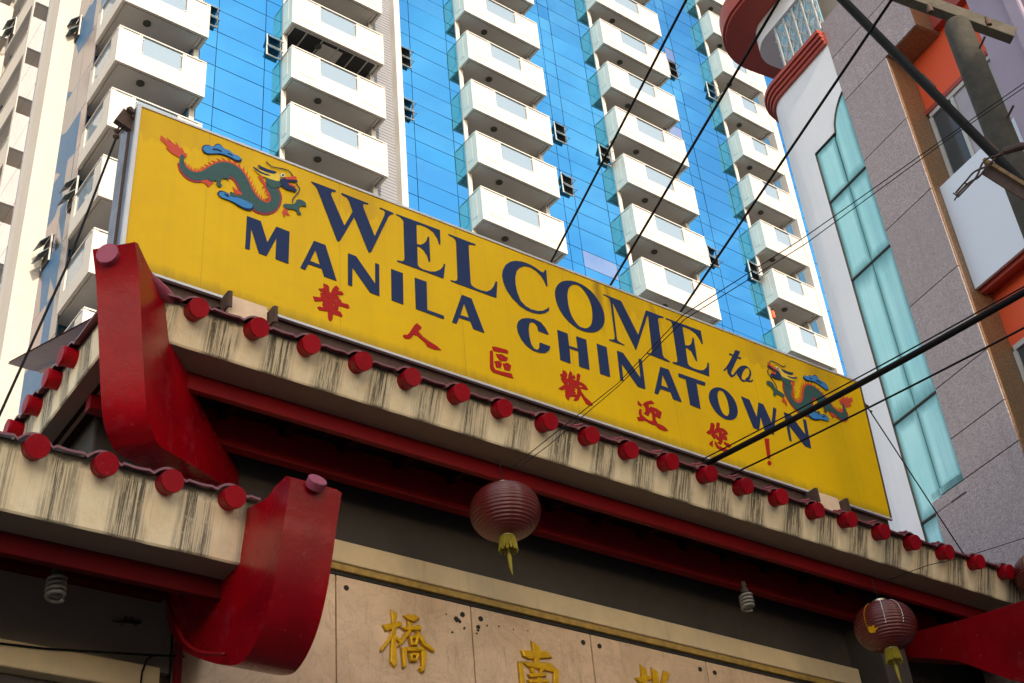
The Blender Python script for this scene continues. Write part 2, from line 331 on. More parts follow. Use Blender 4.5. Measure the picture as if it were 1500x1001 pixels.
stone2 = M('frieze_stone', (.06,.047,.039), .75, c2=(.042,.033,.028), scale=3, amount=.7, bmp=.1)  # stone tone lowered to carry the shade below the eaves
cornm = M('cornice_plaster', (.68,.50,.29), .7, c2=(.5,.39,.25), scale=5, amount=.6, streak=.25, bmp=.12)
goldm = M('gold_paint', (.80,.43,.012), .30, .3, c2=(.55,.27,.01), scale=14, amount=.8, bmp=.1)
goldl = M('ochre_line', (.45,.27,.06), .6, c2=(.2,.12,.03), scale=14, amount=.9, bmp=.1)
grime = M('black_grime', (.02,.017,.013), .95, bmp=.3)
lanred = M('lantern_red_cloth', (.12,.012,.011), .30, c2=(.075,.010,.008), scale=5, bmp=.05, spec=.6)
lanrib = M('lantern_rib', (.42,.12,.10), .45, bmp=0)
tass = M('tassel_gold', (.30,.23,.012), .6, c2=(.16,.12,.008), scale=60, bmp=.2)
brass = M('lantern_brass', (.55,.48,.36), .35, .8, bmp=0)
bulbm = M('bulb_white_glass', (.24,.225,.205), .3, bmp=0)  # white glass greyed: the dimness under the eaves is in its colour
blackc = M('black_cable_rubber', (.008,.008,.009), .6, bmp=.1, bscale=80, spec=.15)
gran = granite_mat('pink_grey_granite', (.46,.37,.372), (.32,.25,.253), (.12,.092,.096))
brgran = granite_mat('brown_granite', (.36,.20,.10), (.24,.13,.065), (.08,.05,.03), .3)
cyan = cyan_mat()
wwall = M('white_stucco', (.78,.78,.81), .75, c2=(.64,.65,.70), scale=1.1, amount=.5, streak=.10, bmp=.06)
orange = M('orange_wall_paint', (.86,.10,.03), .6, c2=(.76,.085,.03), scale=1.5, bmp=.05)
brick = M('brick_red_paint', (.40,.055,.035), .5, c2=(.30,.04,.03), scale=3, bmp=.06)
panelw = M('white_panel_paint', (.68,.72,.80), .4, c2=(.62,.66,.74), scale=.8, bmp=.02)
purp = M('purple_grey_paint', (.32,.26,.34), .6, c2=(.26,.21,.28), scale=1.5, bmp=.06)
latblue = M('lattice_blue_panel', (.24,.46,.58), .5, bmp=0)
polem = M('weathered_pole_wood', (.05,.043,.032), .85, c2=(.02,.018,.014), scale=6, amount=.9, bmp=.6, bscale=25)
asph = M('worn_road', (.12,.115,.11), .9, c2=(.09,.087,.082), scale=.4, bmp=.2)
pave = M('pavement_concrete', (.32,.30,.28), .85, c2=(.24,.23,.21), bmp=.2)
concr = M('old_concrete', (.42,.39,.35), .85, c2=(.33,.3,.27), scale=.6, streak=.4, bmp=.1)

# ---------------------------------------------------------------- the setting
b = MB(); b.add([(-900,-900,GROUND),(900,-900,GROUND),(900,900,GROUND),(-900,900,GROUND)], [(0,1,2,3)])
tag(b.build('ground', asph, fix=False), kind='structure')
b = MB(); b.box((-3,-40,GROUND-.1),(1.0,7,GROUND+.13)); tag(b.build('pavement', pave, bevel=.02), kind='structure')
# ---------------------------------------------------------------- apartment tower (own axes, turned 1 degree)
YF, YG = 31.58, 32.34                                   # balcony fronts, glass plane
tower = empty('apartment_tower', (28, 33, GROUND), 'tall white apartment tower with blue mirror glass and stacked balconies behind the gate', 'building')
tower.location = Matrix.Rotation(radians(1), 3, 'Z') @ Vector((28, 33, GROUND)); tower.rotation_euler.z = radians(1)
ZLO, ZHI = GROUND, 66
cols = {1: (10.54, 13.74, 35.71, (1, -5)), 2: (17.04, 21.12, 41.62, (1, -4)), 3: (25.40, 29.54, 47.56, (2, -5)),
        4: (33.69, 37.97, 53.50, (1, -7)), 5: (42.24, 45.12, 56.49, (1, -8))}
# core walls
cb = MB()
for x0, x1, y in ((10.6,13.5,34.6),(13.5,17.2,YG+.07),(17.2,20.95,34.5),(20.95,25.55,YG+.07),(25.55,29.4,34.5),(29.4,33.85,YG+.07),(33.85,37.8,34.5),(37.8,42.4,YG+.07),(42.4,45.2,34.5),(45.2,52,YG+.07)):
    cb.box((x0, y, ZLO), (x1, 46, ZHI))
cb.build('wall', mull, tower)
# white vertical strips framing each loggia
for i, (x0, x1, z0, kk) in cols.items():
    for a, bb in ((x0, x0+.2), (x1-.2, x1)):
        if i == 1 and a == x0: continue
        m = MB().box((a+.004, YG-.03, 12), (bb-.004, 34.49, ZHI)); m.build('pier', white, tower)
MB().box((22.05, YG-.25, 12), (22.33, 33.2, ZHI)).build('fin', white, tower, bevel=.01)
MB().box((45.75, YG-.35, 12), (46.2, 33.2, ZHI)).build('fin', white, tower, bevel=.01)
m = MB(); z = 30
while z < 56: m.box((21.13, YG+.06, z), (22.05, YG+.3, z+.13)); m.box((21.13, YG+.09, z+.13), (22.05, YG+.3, z+.16)); z += .16
m.build('ribbed_cladding', greyclad, tower)
MB().box((45.13, YG+.5, 12), (45.75, 34, ZHI)).build('recess_wall', white, tower)

def balcony(i):
    x0, x1, z0, (kh, kl) = cols[i]; wd = x1-x0; dep = 2.38 if i == 1 else YG-YF-.032
    g0, g1 = ((.85, 2.31) if i == 1 else (1.22, 2.83) if i == 2 else (1.25, 2.86) if i == 3 else (1.28, 2.92) if i == 4 else (.95, 1.95))
    T = .12; o = Vector((x0, YF, z0)); m = MB()
    def bx(a, b_, mi=0): m.box(Vector(a)+o, Vector(b_)+o, mi)
    bx((0,0,.0),(wd,T,.72)); bx((0,0,.72),(g0,T,1.555)); bx((g1,0,.72),(wd,T,1.555)); bx((0,-.012,1.60),(wd,T+.012,1.655))
    for a, c in ((0,.16),(g0-.14,g0),(g1,g1+.14),(wd-.16,wd)): bx((a,.008,1.555),(c,T-.008,1.60))
    bx((g0,.05,.0+.72),(g0+.012,.06,1.6)); 
    # shallow raised panels, each side of the glass, and side walls
    bx((.32,-.012,.30),(g0-.16,.0,1.50)) if g0 > .9 else None
    bx((g1+.22,-.012,.30),(wd-.28,.0,1.50))
    for s, sx in ((0, 0), (1, wd-T)):
        if i == 1 and s == 0:
            bx((sx,T,0),(sx+T,dep,.62)); bx((sx,T,.62),(sx+T,.62,1.555)); bx((sx,dep-.3,.62),(sx+T,dep,1.555)); bx((sx-.012,T+.013,1.60),(sx+T+.012,dep,1.655)); bx((sx+.01,.3,1.555),(sx+T-.01,.5,1.6))
        else:
            bx((sx,T,0),(sx+T,dep,1.555)); bx((sx-.012,T+.013,1.60),(sx+T+.012,dep,1.655)); bx((sx+.01,T,1.555),(sx+T-.01,T+.15,1.6)); bx((sx+.01,dep-.15,1.555),(sx+T-.01,dep,1.6))
            bx((sx-.01 if s == 0 else sx+T, .3, .32), (sx if s == 0 else sx+T+.01, dep-.12, 1.48))
    # slab with a stepped drip edge
    bx((T,T,.05),(wd-T,2.88 if i > 1 else 2.95,.2), 1)
    bx((.003,.003,-.05),(wd-.003,.1,.0),1); bx((.003,.1,-.05),(.1,dep,.0),1); bx((wd-.1,.1,-.05),(wd-.003,dep,.0),1)
    bx((.18,.18,.0),(wd-.18,.24,.05),1); bx((.18,.24,.0),(.24,dep,.05),1); bx((wd-.24,.24,.0),(wd-.18,dep,.05),1)
    pr = m.build('balcony', [white, soffm], tower, origin=o)
    gp = MB(); gp.box(Vector((g0+.03,.05,.74))+o, Vector((g1-.03,.065,1.575))+o); gp.build('glass_panel', balglass, pr)
    if i == 1:
        MB().box(Vector((.05,.64,.66))+o, Vector((.065,dep-.32,1.575))+o).build('glass_panel', balglass, pr)
    c = MB()
    for cx in (g0, g1-.07):
        for cz in (.80, 1.46): c.box(Vector((cx,.03,cz))+o, Vector((cx+.07,.085,cz+.05))+o)
    tag(c.build('glass_clip', winframe, pr), kind='stuff')
    MB().lathe([(.14,-.05),(.14,-.01),(.10,.0)], o+Vector((wd*.36,.62,.05)), 16).build('ceiling_lamp', lampm, pr, smooth='auto')
    d = MB(); yb = 34.42 if i > 1 else 34.5
    a, c2 = x0+.35, x1-.35
    d.box((a, yb, z0+.22), (c2, yb+.07, z0+2.9), 0)
    for q in range(4):
        xx = a + (c2-a)*q/3; d.box((xx-.03, yb-.05, z0+.22), (xx+.03, yb+.0, z0+2.5), 1)
    d.box((a, yb-.055, z0+2.44), (c2, yb, z0+2.5), 1)
    d.build('balcony_door', [doorglass, winframe], pr)
    for k in range(kl, kh+1):
        if k: inst(pr, o+Vector((0,0,3*k)), tower)
for i in cols: balcony(i)

# mirror-glass panes between the balcony stacks
pane_cache = {}
def pane(x0, x1, z0, z1, mat=blue, y=YG, axis='x'):
    g = .014; key = (round(x1-x0,3), round(z1-z0,3), mat.name, axis)
    c = Vector(((x0+x1)/2, y, z0))
    if axis == 'y': c = Vector((y, (x0+x1)/2, z0))
    if key not in pane_cache:
        h = (x1-x0)/2-g
        m = MB()
        if axis == 'x': m.box((c.x-h, y, z0+g), (c.x+h, y+.04, z1-g))
        else: m.box((y, c.y-h, z0+g), (y+.04, c.y+h, z1-g))
        o = m.build('pane' if axis == 'x' else 'side_pane', mat, tower, origin=c); pane_cache[key] = o
    else: o = inst(pane_cache[key], c, tower)
    o.rotation_euler = (random.gauss(0, .0035), 0, random.gauss(0, .0035)) if axis == 'x' else (0, random.gauss(0, .0006), random.gauss(0, .0006))
    return o
bays = [((13.76,14.40,16.33,17.03), 35.71, 32, 45), ((22.34,22.95,24.85,25.39), 47.56, 34, 50.5), ((29.55,30.42,31.08,32.95,33.68), 47.56, 33.5, 55),
        ((37.98,38.86,39.5,41.5,42.23), 53.50, 32, 61), ((46.22,50.2), 53.5, 33, 62)]
for xs, zr, za, zb in bays:
    rows = sorted(zr+off+3*k for k in range(-8, 8) for off in (-.42,.50,1.40))
    rows = [r for r in rows if za <= r <= zb]
    for a, c in zip(xs, xs[1:]):
        for r0, r1 in zip(rows, rows[1:]):
            pane(a, c, r0, r1, blue2 if random.random() < .02 else blue)
# side glass, pilaster and side loggias at the left corner
for zz in range(15):
    z0 = 22+zz*2.0
    for a, c in ((34.0,35.3),(35.3,36.48)): pane(a, c, z0, z0+2.0, greyglass, 10.6, 'y')
    pane(38.05, 40.25, z0+4, z0+6, blue2, 9.84, 'y')
MB().box((9.82,36.5,10),(10.9,37.45,ZHI)).build('pilaster', pil_m, tower, bevel=.02)
MB().box((9.86,37.46,10),(10.9,38.04,ZHI)).build('pilaster_return', white, tower)
MB().box((9.9,38.05,10),(10.6,40.26,ZHI)).build('side_core', mull, tower)
MB().box((9.82,40.26,10),(10.6,40.5,ZHI)).build('pier', white, tower)
MB().box((11.6,40.5,10),(12.2,46,ZHI)).build('loggia_wall', darkin, tower)
sb = None
for k in range(-7, 5):
    z0 = 43.9+3*k
    if sb is None:
        m = MB(); m.box((9.82,40.5,z0),(9.98,43.7,z0+1.25)); m.box((9.85,40.5,z0+.02),(11.6,43.7,z0+.2),1); m.box((9.80,40.5,z0+1.3),(9.99,43.7,z0+1.36)); m.box((9.84,41.9,z0+1.25),(9.96,42.1,z0+1.3))
        sb = m.build('side_loggia', [white, soffm], tower, origin=(9.82,42,z0)); zb0 = z0
    else: inst(sb, (9.82,42,z0), tower)
sb = None
for k in range(-7, 6):
    z0 = 44.9+3*k
    if sb is None:
        m = MB(); m.box((-6,43.75,z0),(9.86,43.9,z0+2.0)); m.box((-6,43.9,z0+.02),(9.86,46,z0+.2),1); m.box((-6,45.6,z0+.2),(9.86,46,z0+2.98),1)
        sb = m.build('wing_balcony', [white, soffm], tower, origin=(2,43.75,z0))
    else: inst(sb, (2,43.75,z0), tower)
MB().box((-6,46,GROUND),(11,52,ZHI)).build('wing_wall', pil_m, tower)
# top-hung windows propped open
win = None
def hopper(px, py, snap=None, y=YG, h=1.12, w_=.6):
    global win
    p = tow(px, py, y); x = snap if snap is not None else p.x; c = Vector((x, y-.03, p.z-h/2))
    if win is None:
        m = MB()
        for a, e in (((-w_/2,0,0),(-w_/2+.05,.06,h)),((w_/2-.05,0,0),(w_/2,.06,h)),((-w_/2+.05,0,0),(w_/2-.05,.06,.05)),((-w_/2+.05,0,h-.05),(w_/2-.05,.06,h)),((-w_/2+.05,0,h/2-.025),(w_/2-.05,.06,h/2+.025))):
            m.box(Vector(a)+c, Vector(e)+c, 0)
        m.box(c+Vector((-w_/2+.05,.03,.05)), c+Vector((w_/2-.05,.028+.02,h-.05)), 1)
        win = m.build('top_hung_window', [winframe, darkin], tower, origin=c)
        for zt in (h-.03, h/2-.03):
            s = MB(); L = h/2-.07; a = radians(32); top = c+Vector((0,-.015,zt)); dr = Vector((0,-sin(a),-cos(a)))
            s.obox(top+dr*L/2, (w_/2-.02,0,0), dr*L/2, dr.cross(Vector((1,0,0)))*.012)
            s.beam(top+dr*L*.9+Vector((w_/2-.04,0,0)), top+Vector((w_/2-.04,0,-L*.8)), .015, .015)
            s.build('sash', sash_m, win)
        return win
    return inst(win, c, tower)
for px, py, sn in ((594.5,84,22.64),(599,160,22.64),(820,195,30.75),(829,270,30.75),(398,68,16.68),(996,108,39.18),(1053,380,39.18),(1040,133,41.87),(1108,400,41.87),(885,228,33.3),(315,25,14.07)):
    hopper(px, py, sn)
sidew = None
for px, py in ((97,100),(68,370),(112,45),(64,24),(18,45),(106,285)):
    r = Matrix.Rotation(-radians(1), 3, 'Z') @ ray(px, py); xx = 10.55 if px > 60 else 9.8; p = r*(xx/r.x)
    if sidew is None:
        m = MB(); c = Vector((xx, p.y, p.z-.55)); a = radians(38)
        m.box(c+Vector((0,-.33,0)), c+Vector((.04,.33,1.1)), 1)
        for sgn in (-1, 1): m.box(c+Vector((-.02,sgn*.33-.02,0)), c+Vector((.03,sgn*.33+.02,1.1)))
        sidew = m.build('side_window', [winframe, darkin], tower, origin=c)
        for zt in (1.07, .52):
            s = MB(); L = .5; top = c+Vector((-.03,0,zt)); dr = Vector((-sin(a),0,-cos(a))); s.obox(top+dr*L/2, (0,.31,0), dr*L/2, dr.cross(Vector((0,1,0)))*.012); s.build('sash', sash_m, sidew)
    else: inst(sidew, (xx, p.y, p.z-.55), tower)
# things left on two balconies
m = MB()
cl = [M('washing_%d' % i, c, .9, bmp=.1) for i, c in enumerate(((.75,.72,.72),(.62,.45,.5),(.45,.5,.62),(.7,.68,.6)))]
ln = tag(empty('washing_line', Matrix.Rotation(radians(1),3,'Z') @ Vector((27.4,31.78,47.56-3+.75))), 'pastel washing hanging behind the glass of a right-hand balcony', 'laundry'); WO[ln] = Vector((27.4,31.78,47.56-3+.75)); ln.rotation_euler.z = radians(1)
m = MB(); m.tube([(26.6,31.8,46.06),(28.2,31.8,46.06)], .008, 6); m.build('cord', winframe, ln)
for q in range(7):
    x = 26.72+q*.2; m = MB(); hh = random.uniform(.45,.7)
    m.plate([(x,31.8,46.05),(x+.15,31.8,46.05),(x+.16+random.uniform(-.02,.02),31.8,46.05-hh),(x-.01,31.8,46.05-hh)], th=.012); m.build('cloth', cl[q % 4], ln)
ex = empty('fire_extinguisher', Matrix.Rotation(radians(1),3,'Z') @ tow(1134,461,32.25), 'small orange-red cylinder on the pier of a lower right balcony', 'extinguisher'); p = tow(1134,466,32.25); WO[ex] = p; ex.location = Matrix.Rotation(radians(1),3,'Z') @ p; ex.rotation_euler.z = radians(1)
MB().lathe([(.06,0),(.075,.03),(.075,.36),(.04,.42),(.03,.44)], p, 14).build('cylinder', orange, ex, smooth='auto')
MB().box(p+Vector((-.03,-.05,.44)), p+Vector((.03,.03,.5))).build('valve', darkin, ex)
# one balcony has lost its ceiling boards
m = MB(); m.box((17.3,31.84,41.664),(20.9,34.4,41.668)); cf = m.build('open_ceiling', darkin, tower)
for xx in (17.8,18.5,19.2,19.9,20.5): MB().box((xx,31.84,41.645),(xx+.05,34.4,41.663)).build('ceiling_batten', winframe, cf)
MB().box((18.6,32.0,41.648),(19.5,32.7,41.661)).build('ceiling_board', soffm, cf)
# ---------------------------------------------------------------- ceremonial gate: main roof
KZ = 6.19; KY = 7.375; FY = 7.47
kpx = [(292,453),(380,478),(457,506),(532,528),(604,550),(676,572),(741,598),(805,614),(867,636),(926,656),(984,677),(1041,696),(1094,712),(1146,731),(1200,746),(1248,766),(1297,780),(1343,796),(1391,813),(1437,827)]
KX = [aty(x, y, 7.375).x for x, y in kpx] + [12.15, 12.62, 13.08]
gate = empty('street_gate', (7, 8.2, GROUND), 'red and cream ceremonial street gate with tiled eaves and carved stone tablet wall', 'gate')
def tile_sheet(ks, z, y0, y1, slope, lo, hi, r=.108, low=.066, th=.018, along='x', base=0):
    """roof sheet whose front edge arches over every tile roll"""
    pts = []; n = int((hi-lo)/.018)
    for i in range(n+1):
        u = lo+(hi-lo)*i/n; d = min(abs(u-k) for k in ks)
        a = sqrt(max(0, r*r-d*d)); fl = low + .012*cos(min(d,.22)/.22*pi)
        t = max(0, min(1, (d-.075)/.06)); t = t*t*(3-2*t)
        pts.append((u, z + a*(1-t) + fl*t))
    m = MB(); L = len(pts)
    for j, (yy, dz) in enumerate(((y0, 0), (y0+.5, .5*slope*.8), (y1, (y1-y0)*slope))):
        for top in (0, 1):
            for u, zz in pts:
                P = (u, yy, zz+dz+th*top) if along == 'x' else (yy, u, zz+dz+th*top)
                m.v.append(Vector(P))
    def q(j, top, i): return (j*2+top)*L+i
    for j in range(2):
        for i in range(L-1):
            m.f.append((q(j,1,i), q(j,1,i+1), q(j+1,1,i+1), q(j+1,1,i))); m.m.append(0)
            m.f.append((q(j,0,i), q(j+1,0,i), q(j+1,0,i+1), q(j,0,i+1))); m.m.append(0)
    for i in range(L-1): m.f.append((q(0,0,i), q(0,0,i+1), q(0,1,i+1), q(0,1,i))); m.m.append(0)
    return m
def knob_mesh(c, ax=(0,1,0), r=.077, L=.13):
    return MB().lathe([(r*.96,-.004),(r,.008),(r*.99,.03),(r*.955,.034),(r*.94,L)], c, 28, ax)
def fascia(lo, hi, yf, z0, z1, ks, th=.14, along='x', lean=0):
    """stained fascia board; u counts tile rolls so runs fall between them"""
    n = max(2, int((hi-lo)/.09)); m = MB(); uv = []
    def uval(x):
        if x <= ks[0]: return 20+(x-ks[0])/.44
        for i in range(len(ks)-1):
            if x <= ks[i+1]: return 20+i+(x-ks[i])/(ks[i+1]-ks[i])
        return 20+len(ks)-1+(x-ks[-1])/.44
    for i in range(n+1):
        x = lo+(hi-lo)*i/n
        jz = random.uniform(-.0018,.0018)
        for y, z, v in ((yf,z1,1),(yf+lean,z0+.012+jz,.04),(yf+lean+.012,z0+jz,0),(yf+lean+th,z0,0),(yf+lean+th,z1,1)):
            P = (x,y,z) if along == 'x' else (y,x,z)
            m.v.append(Vector(P)); uv.append((uval(x), v))
    for i in range(n):
        for k in range(4): m.f.append((i*5+k, i*5+k+1, (i+1)*5+k+1, (i+1)*5+k)); m.m.append(1 if k == 2 else 0)
        m.f.append((i*5+4, i*5, (i+1)*5, (i+1)*5+4)); m.m.append(0)
    m.f += [(0,1,2,3,4), tuple(n*5+k for k in (4,3,2,1,0))]; m.m += [0,0]; m.uv = uv
    return m
Z0, Z1 = 5.89, 6.262
o = fascia(2.70, 13.6, FY, Z0*(FY+.10)/FY, Z1, KX, .26, lean=.10).build('front_fascia', [fasc, underc], gate)
SK = [8.37, 8.69, 9.09, 9.48, 9.9, 10.32, 10.74, 11.16, 11.6, 12.0]
o = fascia(7.75, 12.3, 2.62, Z0+.02, Z1, SK, .2, 'y').build('side_fascia', [fasc, underc], gate)
tile_sheet(KX, KZ, FY-.055, 10.6, .42, 2.72, 13.5).build('roof_tiles', maroon, gate, smooth='auto')
tile_sheet(SK, KZ, 2.56, 4.6, .42, 7.8, 12.3, along='y').build('side_roof_tiles', maroon, gate, smooth='auto')
kp = knob_mesh((KX[0], KY, KZ), (0,.955,.295)).build('tile_cap', knobred, gate, smooth='auto', origin=(KX[0], KY, KZ))
for x in KX[1:]:
    k = inst(kp, (x, KY+random.uniform(-.015,.01), KZ+random.uniform(-.008,.008)), gate); k.rotation_euler = (random.uniform(-.05,.05), 0, random.uniform(-.05,.05))
ks = knob_mesh((2.51, SK[0], KZ), (1,0,0)).build('tile_cap', knobred, gate, smooth='auto', origin=(2.51, SK[0], KZ))
for y in SK[1:]: inst(ks, (2.51+random.uniform(-.01,.01), y, KZ), gate)
# pink lips where paint has faded at the left foot of each roll
for x in KX[8:19]:
    m = MB(); m.tube([(x-.17,FY-.05,KZ+.082),(x-.12,FY-.05,KZ+.092),(x-.085,FY-.05,KZ+.108),(x-.05,FY-.052,KZ+.124)], .009, 6); m.build('tile_lip', pinkend, gate, smooth=True)
# under the eave: red boards, rafters, dark lining
MB().box((2.75,7.845,5.84),(13.6,7.90,6.02)).build('eave_beam', darkred, gate, bevel=.006)
MB().box((2.75,8.33,5.79),(13.6,8.42,6.08)).build('wall_beam', darkred, gate, bevel=.006)
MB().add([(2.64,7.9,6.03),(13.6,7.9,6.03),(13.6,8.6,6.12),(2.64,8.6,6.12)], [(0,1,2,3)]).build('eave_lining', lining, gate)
rf = None
x = 3.25
while x < 13.4:
    if rf is None: rf = MB().beam((x,7.9,5.98),(x,8.33,6.05),.07,.08).build('rafter', lining, gate, origin=(x,7.9,5.98))
    else: inst(rf, (x,7.9,5.98), gate)
    x += .52
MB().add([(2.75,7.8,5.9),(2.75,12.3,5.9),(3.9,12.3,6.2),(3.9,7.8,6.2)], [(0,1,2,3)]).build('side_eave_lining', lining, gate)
# wall, cornice and carved tablets
WY = 8.6
MB().box((3.05,WY+.06,2.2),(10.9,9.4,6.6)).build('frieze', stone2, gate)
MB().box((3.0,WY-.05,5.165),(10.86,WY+.06,5.36)).build('cornice', cornm, gate, bevel=.012)
MB().box((3.0,WY-.032,5.107),(10.86,WY+.06,5.164)).build('gold_line', goldl, gate, bevel=.006)
MB().box((3.0,WY-.008,5.075),(10.86,WY+.06,5.106)).build('grime_line', grime, gate)
xj = [3.63, 4.915, 6.18, 7.43, 8.78, 10.05, 10.86]
for a, c in zip(xj, xj[1:]):
    s = MB().box((a+.006, WY, 2.6), (c-.006, WY+.055, 5.074)).build('stone_tablet', stone, gate, bevel=.004)
    for sx in (a+.09, c-.09): MB().lathe([(.022,-.006),(.022,.01)], (sx, WY-.002, 4.98), 12, (0,1,0)).build('bolt_hole', grime, s)
for x, z, r in ((6.03,4.93,.026),(6.06,4.915,.016),(6.10,4.86,.012),(6.24,4.90,.02),(6.235,4.87,.014),(6.22,4.84,.01),(6.33,4.93,.009),(5.98,4.80,.011),(6.45,4.95,.008),(6.6,4.95,.007),(6.75,4.97,.007),(5.93,4.95,.007)):
    MB().plate([(x+cos(q*pi/5)*r*random.uniform(.5,1.3),WY-.002,z+sin(q*pi/5)*r*random.uniform(.5,1.3)) for q in range(10)], th=.003).build('moss_patch', grime, gate)
MB().box((10.9,8.25,GROUND),(11.28,9.4,6.3)).build('column', stone2, gate, bevel=.02)
MB().box((10.9,9.05,GROUND),(16,9.4,6.6)).build('frieze', stone2, gate)
MB().box((11.45,8.7,GROUND),(11.85,9.3,6.3)).build('column', cornm, gate, bevel=.02)
MB().box((11.30,8.62,GROUND),(11.44,8.8,6.1)).build('downpipe', darkred, gate)
MB().tube([(3.62,8.5,3.5),(3.62,8.5,6.0)], .03, 10).build('downpipe', darkred, gate, smooth=True)
MB().box((2.9,8.62,GROUND),(3.55,9.4,6.3)).build('column', stone2, gate, bevel=.02)
# corner hook of the main roof: profile in the diagonal plane, measured outwards t and up z
def cat(pts, n=5):                                        # Catmull-Rom through points
    r = []
    for i in range(len(pts)-1):
        p0, p1, p2, p3 = pts[max(i-1,0)], pts[i], pts[i+1], pts[min(i+2,len(pts)-1)]
        for k in range(n):
            t = k/n; r.append(tuple(.5*((2*b_)+(-a+c)*t+(2*a-5*b_+4*c-d)*t*t+(-a+3*b_-3*c+d)*t**3) for a,b_,c,d in zip(p0,p1,p2,p3)))
    return r+[pts[-1]]
s2 = sqrt(.5); H = Vector((-s2,-s2,0)); W = Vector((s2,-s2,0)); HC = Vector((2.795,7.575,0))
outer = cat([(.545,6.32),(.43,6.10),(.31,5.74),(.185,5.37),(.10,5.20),(-.02,5.125),(-.16,5.115),(-.6,5.26),(-1.2,5.45),(-1.78,5.62)])
inner = cat([(-1.78,5.80),(-1.0,5.84),(-.53,5.95),(-.22,6.03),(-.12,6.24),(.05,6.29),(.28,6.30)], 4)
prof = [HC+H*t+Vector((0,0,z)) for t, z in outer+inner+[(.50,6.345)]]
MB().sweep(prof, -W*.15, W*.15).build('corner_hook', redgl, gate, smooth='auto', bevel=.012, seg=3)
c = HC+H*.53+Vector((0,0,6.27)) - W*.045
MB().lathe([(.078,-.06),(.078,.0),(.078,.008),(.074,.012)], c, 26, (H*.97-Vector((0,0,.10)))).build('hook_cap', pinkend, gate, smooth='auto')

MB().tube([HC+H*.30+W*.10+Vector((0,0,6.29)), HC+H*.05+W*.14+Vector((0,0,6.275)), HC-H*.12+W*.17+Vector((0,0,6.285))], [.03,.06,.05], 10).build('hip_tile', pinkend, gate, smooth='auto')
# ---------------------------------------------------------------- lower side roof
LK = [2.104+.43*k for k in range(-6, 4)]; LZ = 4.649; LF = 7.32
side = empty('side_pavilion', (1, 8.2, GROUND), 'lower side roof of the gate with cream fascia and big red forward-curving hook', 'roof')
fascia(-1, 3.63, LF, 4.232*(LF+.10)/LF, 4.715, LK, .24, lean=.10).build('fascia', [fasc, underc], side)
tile_sheet(LK, LZ, LF-.045, 8.55, .45, -1, 3.6).build('roof_tiles', maroon, side, smooth='auto')
for i, x in enumerate(LK):
    k = inst(kp, (x, LF-.10, LZ), side); k.rotation_euler = (random.uniform(-.05,.05), 0, random.uniform(-.05,.05))
MB().box((-1,7.67,4.155),(3.55,7.73,4.33)).build('eave_beam', dimred, side, bevel=.006)
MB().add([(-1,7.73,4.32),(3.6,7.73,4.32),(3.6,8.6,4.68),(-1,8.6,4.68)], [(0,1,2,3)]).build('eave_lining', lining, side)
MB().box((-1,8.5,4.53),(3.5,8.6,4.7)).build('wall_beam', dimred, side)
MB().box((-1,8.6,4.02),(3.6,9.4,4.75)).build('frieze', M('side_frieze_stone', (.26,.21,.17), .8, c2=(.2,.16,.13), bmp=.1), side)
MB().box((-1,8.5,3.83),(3.5,9.4,4.012)).build('cornice', cornm, side, bevel=.012)
MB().box((-1,8.6,GROUND),(3.5,9.4,3.825)).build('wall', stone2, side)
hp = cat([(6.735,4.56),(6.80,4.36),(6.845,4.2),(6.94,3.925),(7.07,3.72),(7.26,3.60),(7.44,3.61),(7.79,3.77),(8.22,4.03),(8.50,4.32),(8.6,4.6)]) + cat([(8.6,4.75),(8.2,4.72),(7.5,4.69),(7.1,4.60),(6.95,4.62)], 4) + [(6.80,4.62)]
MB().sweep([(3.535,y,z) for y, z in hp], (0,0,0), (.36,0,0)).build('corner_hook', redgl, side, smooth='auto', bevel=.014, seg=3)
MB().lathe([(.062,0),(.064,.03),(.064,.055),(.06,.06)], (3.70,6.74,4.55), 24, (0,-.8,.5)).build('hook_cap', pinkend, side, smooth='auto')
MB().tube(cat([(3.42,8.3,4.42),(3.40,8.12,4.2),(3.40,7.92,3.95),(3.42,7.7,3.78),(3.5,7.5,3.70)]), .014, 8).build('bent_rod', darkred, side, smooth=True)
# right-hand lower roof: only its red hook shows
rs = empty('right_pavilion', (12.2, 8, GROUND), 'red curved hook of the lower right roof at the bottom right corner', 'roof')
hp2 = cat([(8.6,5.62),(8.2,5.44),(7.79,5.24),(7.45,4.98),(7.14,4.77),(6.8,4.70),(6.5,4.84),(6.35,5.15),(6.38,5.44)])+[(6.87,5.49),(7.5,5.58),(8.17,5.71),(8.6,5.78)]
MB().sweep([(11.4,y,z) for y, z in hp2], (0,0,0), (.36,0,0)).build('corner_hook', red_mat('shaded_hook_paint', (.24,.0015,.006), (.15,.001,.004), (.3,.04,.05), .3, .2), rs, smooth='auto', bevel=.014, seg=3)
MB().box((12.32,7.34,4.95),(15.5,7.6,5.32)).build('fascia', cornm, rs)
MB().box((12.32,8.6,GROUND),(15.5,9.4,5.2)).build('wall', stone2, rs)
